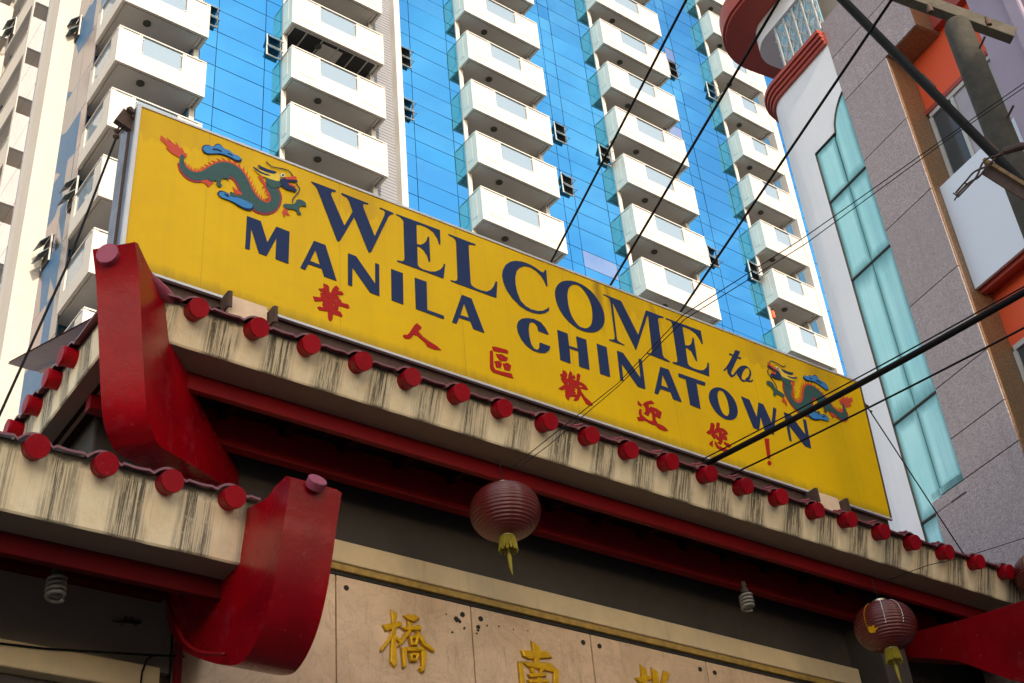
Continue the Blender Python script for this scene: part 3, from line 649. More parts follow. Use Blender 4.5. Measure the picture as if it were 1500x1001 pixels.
# ---------------------------------------------------------------- welcome sign
SY = 7.80
sign = empty('welcome_sign', (6.9, 7.95, 6.72), 'long yellow welcome sign with navy letters standing on the gate roof', 'sign')
TL, TR, BR, BL = Vector((2.705,SY,8.345)), Vector((11.08,SY,8.456)), Vector((10.99,SY,6.738)), Vector((2.69,SY,6.722))
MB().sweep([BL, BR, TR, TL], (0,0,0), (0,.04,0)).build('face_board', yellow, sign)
D = Vector((0,.33,0))
MB().sweep([BL, TL, TL+D, BL+D], (-.012,.04,0), (.04,.04,0)).build('side_panel', galv, sign)
MB().sweep([BR, TR, TR+D, BR+D], (.012,.04,0), (-.04,.04,0)).build('side_panel', galv, sign)
m = MB(); m.tube([BL+Vector((-.018,.16,0)), TL+Vector((-.018,.16,0))], .012, 6); m.build('seam', darkrust, sign)
MB().beam(TL+Vector((-.03,.17,.012)), TR+Vector((.03,.17,.012)), .36, .022).build('top_cap', trim, sign)
MB().beam(BL+Vector((-.02,.005,-.012)), BR+Vector((.02,.005,-.012)), .03, .022).build('bottom_trim', trim, sign)
MB().beam(BL+Vector((-.014,.0,0)), TL+Vector((-.014,.0,0)), .03, .035, (0,1,0)).build('edge_trim', trim, sign)
MB().beam(BR+Vector((.008,.0,0)), TR+Vector((.008,.0,0)), .02, .014, (0,1,0)).build('edge_trim', darkrust, sign)
MB().box((2.72,7.842,6.36),(11.0,7.94,6.745)).build('base_rail', darkrust, sign, bevel=.01)
MB().box((2.75,7.945,6.4),(10.97,8.12,6.74)).build('base_rail', darkrust, sign)
bpan = M('bracket_board', (.80,.58,.40), .7, c2=(.5,.36,.26), scale=8, bmp=.2)
for pa, pb in (((330,432),(396,460)), ((1186,714),(1232,734))):
    A, B = aty(*pa, 7.72), aty(*pb, 7.72)
    q = MB().box((A.x+.02,7.735,6.53),(B.x-.02,7.755,6.705)).build('bracket_board', bpan, sign)
    for P in (A, B): MB().obox((P.x, 7.72, 6.60), (.008,0,0), (0,.06,0), (0,0,.075)).obox((P.x+.014, 7.655, 6.60), (.014,0,0), (0,.006,0), (0,0,.075)).build('bracket_post', darkrust, q)
    MB().box((A.x+.02,7.70,6.50),(B.x-.02,7.735,6.53)).build('bracket_shelf', bpan, q)
def sp(o, s, pts, lift=0): return [aty(o[0]+x/s, o[1]+y/s, SY-lift) for x, y in pts]
def chaik(pts, n=1):
    for _ in range(n):
        q = []
        for i, a in enumerate(pts):
            b_ = pts[(i+1) % len(pts)]; q += [(a[0]*.75+b_[0]*.25, a[1]*.75+b_[1]*.25), (a[0]*.25+b_[0]*.75, a[1]*.25+b_[1]*.75)]
        pts = q
    return pts
def glyph(name, mat, o, s, outer, holes=(), smooth=0, more=()):
    m = MB()
    if smooth: outer = chaik(outer, smooth); holes = [chaik(h, smooth) for h in holes]
    m.plate(sp(o, s, outer, .002), [sp(o, s, h, .002) for h in holes], th=.004)
    g_ = m.build(name, mat, sign)
    for e in more:
        e = e if isinstance(e, tuple) else (e, [])
        MB().plate(sp(o, s, chaik(e[0], smooth) if smooth else e[0], .002), [sp(o, s, h, .002) for h in e[1]], th=.004).build('stroke', mat, g_)
    return g_
o1, q1 = (450,250), 7.147
glyph('letter', navy, o1, q1, [(42,115),(300,212),(295,225),(262,222),(248,240),(252,265),(388,580),(475,430),(440,325),(415,285),(355,248),(358,236),(640,347),(635,357),(600,348),(582,358),(585,385),(705,690),(808,470),(815,435),(800,415),(757,400),(760,388),(905,448),(900,457),(875,462),(850,485),(668,855),(648,862),(636,845),(492,487),(345,735),(325,745),(310,730),(105,195),(85,165),(45,127)])
o2, q2 = (570,300), 6.67
glyph('letter', navy, o2, q2, [(68,92),(495,250),(500,388),(488,388),(470,330),(430,270),(370,225),(300,197),(266,197),(270,385),(300,393),(330,385),(360,360),(378,313),(390,318),(400,558),(388,558),(370,500),(340,450),(300,415),(273,408),(278,590),(290,610),(330,635),(400,655),(450,655),(500,635),(525,605),(533,580),(547,583),(530,722),(75,555),(78,545),(120,555),(140,550),(150,530),(140,165),(130,145),(105,120),(65,100)])
glyph('letter', navy, o2, q2, [(580,288),(845,390),(840,400),(800,390),(780,392),(775,410),(795,765),(805,790),(840,815),(900,840),(950,850),(990,835),(1020,800),(1040,750),(1055,757),(1047,913),(600,748),(603,738),(640,748),(660,742),(668,720),(655,370),(645,340),(620,318),(578,297)])
o3, q3 = (730,375), 8.344
glyph('letter', navy, o3, q3, [(600,375),(588,375),(560,310),(520,245),(460,185),(390,140),(320,125),(260,145),(222,190),(205,260),(208,350),(230,450),(270,550),(330,615),(400,655),(480,675),(540,672),(590,650),(615,625),(620,670),(570,700),(510,712),(430,700),(350,670),(260,610),(170,520),(100,420),(60,320),(45,240),(55,170),(90,110),(140,75),(210,62),(290,72),(380,105),(450,145),(520,195),(545,205),(560,195),(565,175),(582,178)])
glyph('letter', navy, o3, q3, [(690,470),(695,410),(720,355),(770,315),(850,302),(920,312),(1000,340),(1080,390),(1160,460),(1230,560),(1280,660),(1300,760),(1290,840),(1250,900),(1190,935),(1120,940),(1030,920),(940,875),(850,800),(770,700),(710,580)],
      [[(842,450),(860,390),(900,352),(950,350),(1000,375),(1050,430),(1100,510),(1135,600),(1150,700),(1148,800),(1125,860),(1080,888),(1030,885),(980,860),(930,800),(885,720),(855,620),(843,530)]], 1)
o4, q4 = (880,425), 7.418
glyph('letter', navy, o4, q4, [(25,45),(220,122),(405,490),(490,222),(680,295),(678,304),(640,298),(622,310),(622,330),(672,710),(690,740),(750,778),(745,786),(500,692),(503,682),(540,690),(556,680),(556,655),(515,285),(505,280),(385,650),(378,650),(135,150),(128,150),(175,540),(190,560),(258,600),(255,606),(88,545),(90,536),(130,542),(150,530),(152,505),(105,130),(90,90),(60,70),(25,53)])
glyph('letter', navy, o4, q4, [(705,305),(1085,445),(1108,588),(1097,588),(1070,530),(1030,475),(970,430),(910,405),(885,402),(915,600),(950,605),(980,590),(992,555),(995,520),(1008,520),(1047,775),(1036,775),(1010,720),(980,665),(945,635),(920,630),(945,805),(965,830),(1010,855),(1080,875),(1120,868),(1150,840),(1160,790),(1173,792),(1178,940),(778,795),(780,785),(815,788),(832,780),(833,755),(775,375),(765,345),(740,328),(705,315)])
o5, q5 = (1055,505), 16.68
glyph('letter', navy, o5, q5, [(370,130),(482,172),(432,292),(515,325),(500,360),(418,332),(290,610),(262,690),(275,735),(300,742),(335,715),(400,625),(440,580),(430,650),(400,700),(350,765),(310,795),(275,798),(225,765),(185,700),(165,590),(100,650),(70,630),(150,545),(215,440),(295,285),(210,240),(222,208),(312,250)])
glyph('letter', navy, o5, q5, [(405,630),(440,570),(500,525),(570,512),(640,530),(710,590),(750,660),(755,740),(720,840),(700,870),(740,885),(785,850),(805,870),(770,910),(720,915),(650,895),(580,912),(530,895),(470,830),(420,750),(400,690)],
      [[(655,572),(600,600),(550,680),(520,770),(515,820),(540,860),(590,872),(625,862),(620,820),(660,810),(690,770),(715,700),(715,640),(690,585)]])
o6, q6 = (350,310), 8.34
glyph('letter', navy, o6, q6, [(97,57),(265,120),(345,378),(455,188),(617,250),(603,640),(445,582),(458,325),(335,545),(243,512),(148,205),(130,470),(75,452)])
glyph('letter', navy, o6, q6, [(915,360),(1055,412),(1192,850),(1040,795),(1010,700),(848,645),(810,715),(748,690)], [[(933,470),(990,652),(868,605)]])
o7, q7 = (490,365), 6.522
glyph('letter', navy, o7, q7, [(128,42),(205,70),(388,335),(388,135),(425,150),(428,452),(340,418),(170,175),(168,358),(128,342)])
glyph('letter', navy, o7, q7, [(540,192),(652,232),(657,532),(545,490)])
glyph('letter', navy, o7, q7, [(765,275),(878,315),(885,582),(1045,640),(1043,670),(777,572)])
glyph('letter', navy, o7, q7, [(1215,438),(1308,475),(1432,803),(1325,765),(1297,692),(1190,657),(1165,715),(1122,700)], [[(1238,520),(1285,658),(1200,632)]])
o8, q8 = (750,460), 7.143
glyph('letter', navy, o8, q8, [(385,222),(275,182),(262,130),(235,95),(205,85),(180,105),(172,160),(180,240),(200,320),(230,365),(265,378),(285,355),(288,300),(400,342),(390,380),(350,410),(290,410),(220,385),(150,335),(95,265),(60,190),(50,130),(65,80),(100,52),(160,45),(230,55),(300,90),(350,150)])
glyph('letter', navy, o8, q8, [(473,168),(580,208),(596,335),(688,365),(670,235),(775,272),(810,587),(703,550),(692,392),(600,362),(612,522),(505,483)])
glyph('letter', navy, o8, q8, [(885,312),(988,350),(1027,662),(922,627)])
glyph('letter', navy, o8, q8, [(1097,385),(1160,410),(1345,675),(1322,468),(1357,485),(1395,790),(1318,765),(1145,520),(1165,705),(1133,695)])
o9, q9 = (900,500), 5.0
glyph('letter', navy, o9, q9, [(335,188),(397,210),(492,447),(430,425),(410,375),(338,350),(318,390),(293,380)], [[(352,245),(397,345),(342,325)]])
glyph('letter', navy, o9, q9, [(468,235),(665,303),(663,328),(600,308),(630,497),(555,468),(522,280),(470,262)])
glyph('letter', navy, o9, q9, [(690,400),(700,365),(725,342),(765,337),(810,355),(850,390),(885,440),(903,500),(900,545),(880,572),(845,580),(800,568),(750,530),(715,480),(695,435)], [[(752,400),(757,370),(772,360),(795,368),(820,410),(837,470),(842,520),(832,548),(812,548),(785,520),(765,465)]], 1)
glyph('letter', navy, (900,560), 5.769, [(1068,120),(1140,150),(1203,300),(1216,172),(1258,190),(1328,345),(1342,213),(1368,228),(1346,447),(1272,415),(1235,290),(1222,405),(1175,388)])
glyph('letter', navy, o9, q9, [(1240,520),(1290,540),(1400,690),(1380,570),(1402,578),(1440,788),(1395,770),(1280,620),(1298,735),(1282,728)])
# red characters
glyph('character', sred, (455,410), 15.4, [(285,85),(370,115),(415,165),(415,245),(435,300),(465,280),(500,195),(555,140),(590,140),(645,205),(615,255),(700,270),(745,325),(720,352),(600,340),(560,345),(625,370),(640,430),(690,480),(705,525),(845,560),(878,635),(840,655),(700,600),(650,595),(630,630),(615,690),(560,690),(670,730),(720,820),(700,845),(500,770),(490,900),(450,940),(410,915),(390,830),(390,720),(200,690),(150,630),(175,605),(320,635),(270,590),(265,545),(285,510),(270,485),(95,490),(50,380),(235,400),(218,300),(335,310),(290,290),(220,265),(175,205),(295,195)],
      [[(340,405),(400,425),(385,440),(340,425)],[(520,445),(600,455),(580,478),(525,465)],[(370,515),(405,545),(385,550)],[(515,540),(545,545),(520,585),(505,570)]])
ob, qb = (585,465), 8.824
glyph('character', sred, ob, qb, [(225,78),(285,130),(280,155),(240,180),(300,250),(380,310),(480,370),(540,425),(470,422),(410,402),(365,380),(330,330),(230,240),(185,225),(150,270),(115,283),(65,270),(42,240),(55,225),(100,230),(130,200),(165,145),(195,100)])
glyph('character', sred, ob, qb, [(1198,380),(1250,385),(1380,420),(1405,440),(1405,470),(1230,440),(1210,425)], more=[[(1185,427),(1207,440),(1215,640),(1240,680),(1330,705),(1450,730),(1472,793),(1370,765),(1210,712),(1180,680),(1170,640),(1168,440)],
      ([(1245,475),(1320,480),(1405,530),(1385,570),(1310,565),(1265,520)],[[(1300,508),(1330,515),(1315,524)]]), ([(1225,570),(1290,565),(1325,600),(1310,657),(1255,650)],[[(1270,590),(1280,605),(1268,618)]]), ([(1335,600),(1400,590),(1445,630),(1425,695),(1360,680)],[[(1383,620),(1395,640),(1378,648)]])])
glyph('character', sred, (815,535), 14.3, [(130,105),(190,135),(225,185),(222,250),(205,285),(240,285),(255,200),(290,120),(335,185),(320,225),(375,215),(400,280),(300,285),(380,310),(418,345),(430,185),(450,175),(505,215),(470,350),(540,375),(620,440),(665,525),(600,520),(510,480),(520,560),(600,670),(720,780),(765,850),(700,850),(620,810),(580,740),(520,640),(505,630),(470,720),(420,755),(355,740),(400,670),(290,660),(255,740),(210,700),(185,640),(180,500),(130,530),(40,492),(175,405),(120,340),(88,272),(170,270),(105,255),(70,195),(125,185)],
      [[(245,340),(262,370),(250,425),(235,420)],[(405,405),(375,455),(360,430),(385,430)],[(462,435),(500,415),(550,450),(510,472)],[(365,490),(438,485),(432,620),(365,610),(415,590),(365,550),(405,535)]])
glyph('character', sred, (925,580), 16.68, [(272,200),(350,145),(480,115),(560,200),(430,205),(415,250),(425,310),(460,265),(600,310),(735,405),(720,480),(700,560),(580,500),(590,600),(640,680),(770,735),(850,800),(900,860),(800,862),(670,810),(600,730),(500,700),(430,670),(340,605),(180,620),(155,590),(135,520),(215,520),(175,440),(180,360),(205,318),(255,355),(235,400),(255,470),(340,550),(420,600),(500,625),(515,600),(495,430),(460,400),(410,500),(290,425),(345,380),(335,290)],
      [[(565,350),(608,410),(570,430)]], more=[[(155,120),(265,240),(235,262),(185,240),(155,210)]])
glyph('character', sred, (1025,610), 12.5, [(200,122),(245,125),(275,175),(250,275),(300,210),(305,130),(330,108),(365,140),(355,210),(430,225),(490,280),(518,330),(455,350),(500,400),(498,450),(420,420),(415,480),(380,525),(320,480),(365,460),(290,395),(270,425),(220,360),(205,320),(165,335),(118,293),(185,240)],
      [[(270,340),(300,310),(350,300),(352,385),(320,370),(320,330)],[(400,255),(435,300),(410,320)]], more=[[(240,440),(235,555),(180,520),(180,480)],[(270,450),(300,480),(340,540),(430,580),(470,590),(520,615),(470,660),(400,630),(320,580),(280,520)],[(440,470),(530,500),(575,545),(540,580),(500,560),(440,500)]])
glyph('character', sred, (1025,610), 12.5, [(1185,410),(1265,410),(1290,780),(1240,770)], more=[[(1275+36*cos(a*pi/6)+6*sin(a*pi/6),858+45*sin(a*pi/6)) for a in range(12)]])
# dragon emblems: outlines measured on the left one, the right one is its mirror image
def dz(x, y): p = aty(220+x/6.25, 180+y/6.25, SY); return (p.x, p.z)
def rz(x, y): p = aty(1100+x/7.15, 500+y/7.15, SY); return (p.x, p.z)
src = [dz(95,120), dz(1345,545), dz(1120,838)]; dst = [rz(1050,590), rz(160,262), rz(450,715)]
A = Matrix([(p[0],p[1],1) for p in src]).inverted(); AX = A @ Vector([p[0] for p in dst]); AZ = A @ Vector([p[1] for p in dst])
def dragon(right):
    def P(x, y, l):
        a, c = dz(x, y)
        if right: v = Vector((a, c, 1)); a, c = v.dot(AX), v.dot(AZ)
        return Vector((a, SY-l, c))
    ct = P(760, 500, 0); em = empty('dragon_emblem', ct); em.parent = sign; em.location = ct-WO[sign]; WO[em] = ct
    def add(name, mat, polys, lift, sm=1):
        if len(polys) < 7:
            for p in polys: r_ = MB().plate([P(x, y, lift) for x, y in (chaik(p, sm) if sm else p)], th=.003).build(name, mat, em)
            return r_
        m = MB()
        for p in polys: m.plate([P(x, y, lift) for x, y in (chaik(p, sm) if sm else p)], th=.003)
        return tag(m.build(name, mat, em), kind='stuff')
    def ribbon(c, o0, o1):
        c = cat(c, 5); L = []; Rr = []
        for i, (x, y, w_) in enumerate(c):
            a, b_ = c[max(i-1,0)], c[min(i+1,len(c)-1)]; dx, dy = b_[0]-a[0], b_[1]-a[1]; l = math.hypot(dx, dy); nx, ny = dy/l, -dx/l
            L.append((x+nx*(w_*o0[0]+o0[1]), y+ny*(w_*o0[0]+o0[1]))); Rr.append((x+nx*(w_*o1[0]+o1[1]), y+ny*(w_*o1[0]+o1[1])))
        return L, Rr
    cl_ = [(292,300,20),(285,370,26),(315,440,34),(390,490,42),(480,490,50),(560,455,62),(640,425,68),(720,430,66),(800,480,60),(850,560,58),(890,650,60),(955,735,62),(1040,782,58),(1115,765,52),(1145,700,50),(1125,630,47),(1095,580,45),(1105,520,50)]
    cl_ = [(x, y, w_*.84) for x, y, w_ in cl_]
    L, Rr = ribbon(cl_, (1,0), (-1,0))
    def strips(L, Rr): return [[L[i], L[i+1], Rr[i+1], Rr[i]] for i in range(len(L)-1)]
    spn, _ = ribbon(cl_, (1,0), (1,14)); s1, s2_ = ribbon(cl_, (1,-2), (1,15))
    spikes = []
    n = len(s2_)
    for i in range(8, n-4, 2):
        x, y = s2_[i]; x2, y2 = s2_[i+1]; bx_, by_ = s1[i]; ox, oy = (x-bx_), (y-by_); l = math.hypot(ox, oy) or 1; ox /= l; oy /= l
        tx, ty = x2-x, y2-y; spikes.append([(x,y),(x2,y2),(x+ox*30-tx*.8, y+oy*30-ty*.8)])
    add('spine', dred, strips(s1, s2_)[5:-3]+spikes, .003, 0)
    b0, b1 = ribbon(cl_, (-1,3), (-1,-17)); add('belly', dcrim, strips(b0, b1)[5:-6], .004, 0)
    add('body', dgreen, strips(L, Rr), .006, 0); add('neck', dgreen, [[(1050,505),(1180,540),(1205,590),(1110,610),(1060,560)]], .0095)
    add('leg', dgreen, [[(600,440),(700,460),(722,500),(712,540),(690,515),(640,520),(640,570),(660,575),(630,600),(602,575),(605,530),(540,548),(520,510)],[(1205,745),(1320,755),(1335,705),(1390,715),(1420,740),(1425,780),(1400,765),(1365,770),(1355,810),(1385,845),(1345,850),(1330,800),(1230,795)],[(720,640),(745,640),(790,680),(840,660),(930,700),(935,755),(860,790),(800,775),(760,735)]], .009)
    add('flame', dred, [[(95,120),(180,185),(150,140),(235,215),(230,180),(275,245),(285,225),(310,280),(335,290),(325,325),(260,322),(190,280),(140,235),(165,235),(115,180),(90,155)],[(750,590),(790,620),(830,640),(880,668),(820,668),(770,650)],[(1205,820),(1235,775),(1275,858),(1240,840),(1225,872)],[(450,540),(510,525),(580,550),(530,592),(500,560)],[(985,495),(1045,485),(1030,520),(1060,600),(1010,540)]], .005, 0)
    cl1 = [(470,245),(490,215),(540,215),(570,235),(600,205),(640,210),(670,250),(720,260),(755,300),(800,310),(838,352),(780,357),(740,330),(660,295),(600,290),(530,295),(490,280)]
    cl2 = [(612,655),(640,632),(700,650),(745,690),(800,690),(860,720),(900,740),(942,765),(920,805),(860,797),(800,765),(760,738),(690,708),(640,692)]
    def grow(p, k):
        cx = sum(a for a, _ in p)/len(p); cy = sum(c for _, c in p)/len(p); return [(cx+(a-cx)*k[0], cy+(c-cy)*k[1]) for a, c in p]
    add('cloud_outline', navy, [grow(cl1,(1.04,1.1)), grow(cl2,(1.04,1.1))], .009); add('cloud', dblue, [grow(cl1,(.98,.94)), grow(cl2,(.98,.92))], .0125)
    add('cloud_line', navy, [[(560,250),(600,245),(650,270),(645,280),(600,262),(565,262)],[(700,285),(750,305),(748,312),(700,293)],[(660,660),(700,668),(720,690),(700,690),(680,672)]], .016)
    add('head', dyel, [[(930,415),(1000,440),(1100,470),(1160,455),(1185,500),(1182,550),(1080,520),(1000,490)]], .010)
    add('mane', navy, [[(965,385),(1050,430),(1120,450),(1155,460),(1130,478),(1060,462),(1010,440)],[(928,412),(950,418),(1010,462),(1100,492),(1060,492),(985,465)]], .0135)
    add('muzzle', navy, [[(1180,515),(1330,525),(1350,560),(1300,548),(1250,550),(1262,580),(1335,615),(1332,645),(1290,632),(1220,612),(1185,565)]], .0135)
    add('lips', dred, [[(1215,512),(1325,500),(1335,535),(1240,532)],[(1255,560),(1320,590),(1320,605),(1262,585)]], .017, 0)
    add('eye', dwhite, [[(1203+20*cos(a*pi/5), 493+17*sin(a*pi/5)) for a in range(10)]], .017); add('pupil', navy, [[(1205+9*cos(a*pi/4), 493+9*sin(a*pi/4)) for a in range(8)]], .0205)
    for pts in ([(1055,365),(1110,410),(1200,428),(1265,450),(1305,505)], [(1330,570),(1362,610),(1345,655),(1305,695),(1297,740)]):
        MB().tube([P(x, y, .012) for x, y in cat(pts)], .0045, 5).build('whisker', navy, em)
    return em
dragon(False); dragon(True)

# gold characters carved on the tablets: raised strokes
GY = WY-.003
def gold(o, s, strokes):
    root = None
    for i_, e in enumerate(strokes):
        outer, holes = e if isinstance(e, tuple) else (e, [])
        m = MB().plate([aty(o[0]+x/s, o[1]+y/s, GY) for x, y in outer], [[aty(o[0]+x/s, o[1]+y/s, GY) for x, y in h] for h in holes], th=.020+.0012*i_)
        ob_ = m.build('gold_character' if root is None else 'stroke', goldm, root or gate, bevel=.007, seg=2); root = root or ob_
        cx = sum(a for a, _ in outer)/len(outer); cy = sum(c for _, c in outer)/len(outer)
        MB().plate([aty(o[0]+(cx+(x-cx)*1.06+ (4 if x > cx else -4)*s/6.25)/s, o[1]+(cy+(y-cy)*1.06+(4 if y > cy else -4)*s/6.25)/s, WY-.0004*i_) for x, y in outer], th=.003).build('carved_edge', goldl, root)
gold((520,860), 6.25, [[(322,222),(378,258),(362,330),(375,700),(352,738),(315,690),(332,330)],[(248,355),(400,320),(425,345),(415,365),(330,395),(280,410)],[(320,420),(345,400),(330,480),(240,598),(228,590),(235,560),(300,470)],[(355,440),(415,500),(400,552),(390,545),(400,520),(350,470)],
    [(435,270),(510,255),(585,292),(530,328),(480,310)],[(470,320),(510,340),(500,390),(480,380)],[(412,375),(490,375),(570,355),(602,380),(590,405),(450,405)],[(480,400),(512,412),(400,550),(388,545),(440,440)],[(545,405),(580,430),(640,520),(720,590),(700,598),(610,545),(560,450)],
    ([(485,460),(560,440),(575,460),(560,545),(500,545)],[[(510,485),(545,480),(535,520),(512,522)]]),[(415,565),(450,560),(460,600),(450,740),(430,745)],[(455,562),(600,560),(642,605),(625,770),(600,790),(570,750),(595,740),(590,600),(465,600)],([(485,620),(560,610),(580,630),(555,690),(500,690)],[[(510,640),(545,638),(540,665),(512,670)]])])
gold((740,860), 4.6875, [[(175,375),(235,420),(222,540),(195,540),(185,440)],[(105,440),(280,445),(315,490),(160,500),(120,480)],[(85,522),(112,530),(140,760),(150,850),(120,850),(100,700)],[(115,522),(300,530),(360,580),(352,850),(310,850),(325,590),(150,552)],[(160,560),(190,560),(200,600),(180,600)],[(235,560),(265,560),(240,600),(225,600)],[(150,602),(270,597),(276,617),(165,627)],[(205,628),(235,628),(245,800),(212,800)],[(150,642),(290,642),(292,664),(160,664)]])
gold((740,860), 4.6875, [[(925,540),(965,575),(975,800),(945,800)],[(888,630),(990,612),(1003,635),(920,662)],[(1000,560),(1040,590),(1055,800),(1020,800)],[(1085,578),(1125,600),(1085,680),(1062,680)],[(1010,690),(1150,680),(1150,700),(1015,712)]])
# ---------------------------------------------------------------- lanterns, bulbs, gecko
def lantern(c, R, label, rot=0, decor=True):
    t = empty('paper_lantern', c-Vector((0,0,R*.8)), label, 'lantern', 'red ribbed lanterns hung under the eaves')
    prof = []; N = 84
    for i in range(N+1):
        a = -pi/2*.90 + pi*.90*i/N; rr = R*cos(a)**.85; z = R*.80*sin(a)
        prof.append((rr + (.0075,.001,-.003,.001)[i % 4], z))
    MB().lathe(prof, c, 40).build('globe', lanred, t, smooth=True)
    MB().lathe([(R*.24,R*.78),(R*.25,R*.79),(R*.25,R*.90),(R*.20,R*.91)], c, 24).build('top_ring', brass, t, smooth='auto')
    MB().lathe([(R*.20,-R*.84),(R*.22,-R*.82),(R*.22,-R*.76),(R*.18,-R*.75)], c, 24).build('bottom_ring', brass, t, smooth='auto')
    m = MB()
    for k in range(34):
        a = 2*pi*k/34; L = R*random.uniform(.36,.46); p = c+Vector((cos(a)*R*.21, sin(a)*R*.21, -R*.82)); m.tube([p, p+Vector((cos(a)*.008,sin(a)*.008,-L*.5)), p+Vector((cos(a)*.012+random.uniform(-.006,.006),sin(a)*.012,-L))], .0055, 5)
    tag(m.build('fringe', tass, t), kind='stuff')
    m = MB(); p = c+Vector((0,0,-R*.85)); m.tube([p, p+Vector((0,0,-R*.5))], .006, 6); m.tube([p+Vector((0,0,-R*.5)), p+Vector((.004,0,-R*.58)), p+Vector((.008,0,-R*.9)), p+Vector((.02,0,-R*1.12))], [.012,.017,.013,.002], 8)
    m.build('tassel', tass, t)
    MB().tube([c+Vector((0,0,R*.9)), c+Vector((0,.02,R*.9+.25))], .004, 5).build('cord', blackc, t)
    if decor:
        for a0 in (-3.1, -2.45, -1.85):
            m = MB(); pts = []
            for i in range(14):
                e = 1.05-1.45*i/13; r_ = R*cos(e)**.85+.007; pts.append(c+Vector((cos(a0)*r_, sin(a0)*r_, R*.80*sin(e))))
            for i in range(0, 13): m.tube([pts[i], pts[i]+(pts[i+1]-pts[i])*.62], .0042, 4)
            tag(m.build('dotted_line', dwhite if a0 > -3 else goldm, t), kind='stuff')
        m = MB(); a0 = -2.95; e = -.45
        u = Vector((-sin(a0), cos(a0), 0)); nrm = Vector((cos(a0)*cos(e), sin(a0)*cos(e), sin(e)*.8)).normalized(); v = nrm.cross(u); pc = c+Vector((cos(a0)*R*cos(e)**.85, sin(a0)*R*cos(e)**.85, R*.8*sin(e)))+nrm*.006
        sh = chaik([(-.042,.02),(-.03,.036),(-.012,.034),(-.006,.018),(.006,.03),(.022,.034),(.03,.02),(.02,.004),(.034,-.002),(.066,.006),(.04,-.014),(.016,-.018),(.012,-.044),(-.004,-.026),(-.026,-.03),(-.044,-.012)], 1)
        m.plate([pc+u*a+v*b_ for a, b_ in sh], th=.003, fwd=nrm); m.build('gold_motif', goldm, t)
    return t
def at_y(px, py, y): return aty(px, py, y)
lantern(at_y(740,750,7.63), .275, 'faded red ribbed lantern with long gold tassel under the middle of the eave', decor=False)
lantern(at_y(1297,918,7.63), .285, 'dark red lantern with white dotted lines and gold motif near the right column')
lantern(at_y(1527,842,7.22), .29, 'red ribbed lantern cut by the right edge of the picture, before the eave', decor=True)
def cfl(c, label):
    t = empty('spiral_bulb', c, label, 'light bulb', 'spiral bulbs under the eaves')
    n = 90; m = MB(); m.tube([c+Vector((cos(i/n*8*pi)*.055*(1-.15*abs(i/n-.5)), sin(i/n*8*pi)*.055, -.07+.14*i/n)) for i in range(n+1)], .0135, 8); m.build('spiral_tube', bulbm, t, smooth=True)
    MB().lathe([(.022,.085),(.036,.09),(.036,.125),(.022,.135),(.022,.2)], c, 16).build('base', stone2, t, smooth='auto')
cfl(at_y(82,862,7.95), 'spiral white bulb under the lower left roof'); cfl(at_y(1094,882,8.1), 'spiral white bulb under the main eave beside the right lantern')
g0 = at_y(186,911,8.592); u = (at_y(200,914,8.592)-at_y(168,909,8.592)).normalized(); v = Vector((0,-1,0)).cross(u)*-1
gk = M('gecko_skin', (.03,.022,.016), .8, bmp=.1)
t = empty('gecko', g0, 'small dark gecko clinging to the wall under the lower left roof', 'gecko')
def gp(a, b_): return g0+u*a*.11+v*b_*.11+Vector((0,-.006,0))
m = MB(); m.tube([gp(a, b_) for a, b_ in ((-1.05,.12),(-.6,.14),(-.25,.02),(0,0),(.3,-.02),(.5,-.03),(.62,-.02),(.78,-.05),(.9,-.1))], [.003,.006,.010,.014,.014,.010,.014,.011,.004], 8)
for pts in (((-.18,.02),(-.3,.22),(-.4,.34)),((-.12,-.03),(-.1,-.24),(-.2,-.34)),((.42,0),(.5,.16),(.62,.2)),((.36,-.05),(.32,-.24),(.2,-.32))): m.tube([gp(a, b_) for a, b_ in pts], .0045, 6)
m.build('body', gk, t, smooth=True)

# ---------------------------------------------------------------- wires
def wire(name, pts, r, label, cat_='wire', mat=blackc, sag=0, n=10, group=None, ext=0):
    pts = [Vector(p) for p in pts]; q = []
    if ext: pts.append(pts[-1]+(pts[-1]-pts[-2])*ext)
    for a, c in zip(pts, pts[1:]):
        for i in range(n): s = i/n; q.append(a.lerp(c, s)-Vector((0,0,sag*4*s*(1-s))))
    q.append(pts[-1]); m = MB(); m.tube(q, r, 8); o = m.build(name, mat, smooth=True); return tag(o, label, cat_, group)
def far(px, py, base, k): return ray(px, py)*k
wire('guy_wire', [aty(806,386,7.85), atd(1013,-15,10.5)], .011, 'leftmost of three black stay wires rising from the sign top', group='stay wires above the sign', ext=1.2)
wire('guy_wire', [aty(893,420,7.85), atd(1150,-15,10.5)], .012, 'middle of three black stay wires rising from the sign top', group='stay wires above the sign', ext=1.2)
wire('guy_wire', [aty(995,460,7.85), atd(1316,-15,10.6)], .012, 'rightmost of three black stay wires, crossing the granite pillar', group='stay wires above the sign', ext=1.2)
a = aty(1030,682,7.62); c = atd(1560,394,9.6)
wire('power_cable', [a, c], .026, 'thick black cable running from the eave across the sign', 'cable', sag=.03, ext=.8)
m_ = a+Vector((-.02,-.03,.045)); wire('messenger_wire', [m_, c+Vector((0,-.03,.035))], .006, 'thin wire running just above the thick black cable', sag=.02, ext=.8)
wire('drop_wire', [aty(1068,697,7.62), atd(1560,449,9.6)], .0085, 'thin black wire below the thick cable, over the exclamation mark', sag=.02, ext=.8)
tw = [aty(752,683,7.40), aty(800,645,7.38), aty(905,562,7.0), atd(1000,462,10.2), atd(1175,350,10.4), atd(1395,195,10.6), atd(1560,80,10.8)]
wire('thin_pair_wire', tw, .0038, 'upper of two thin twisted wires drooping across the sign to the fascia', n=6)
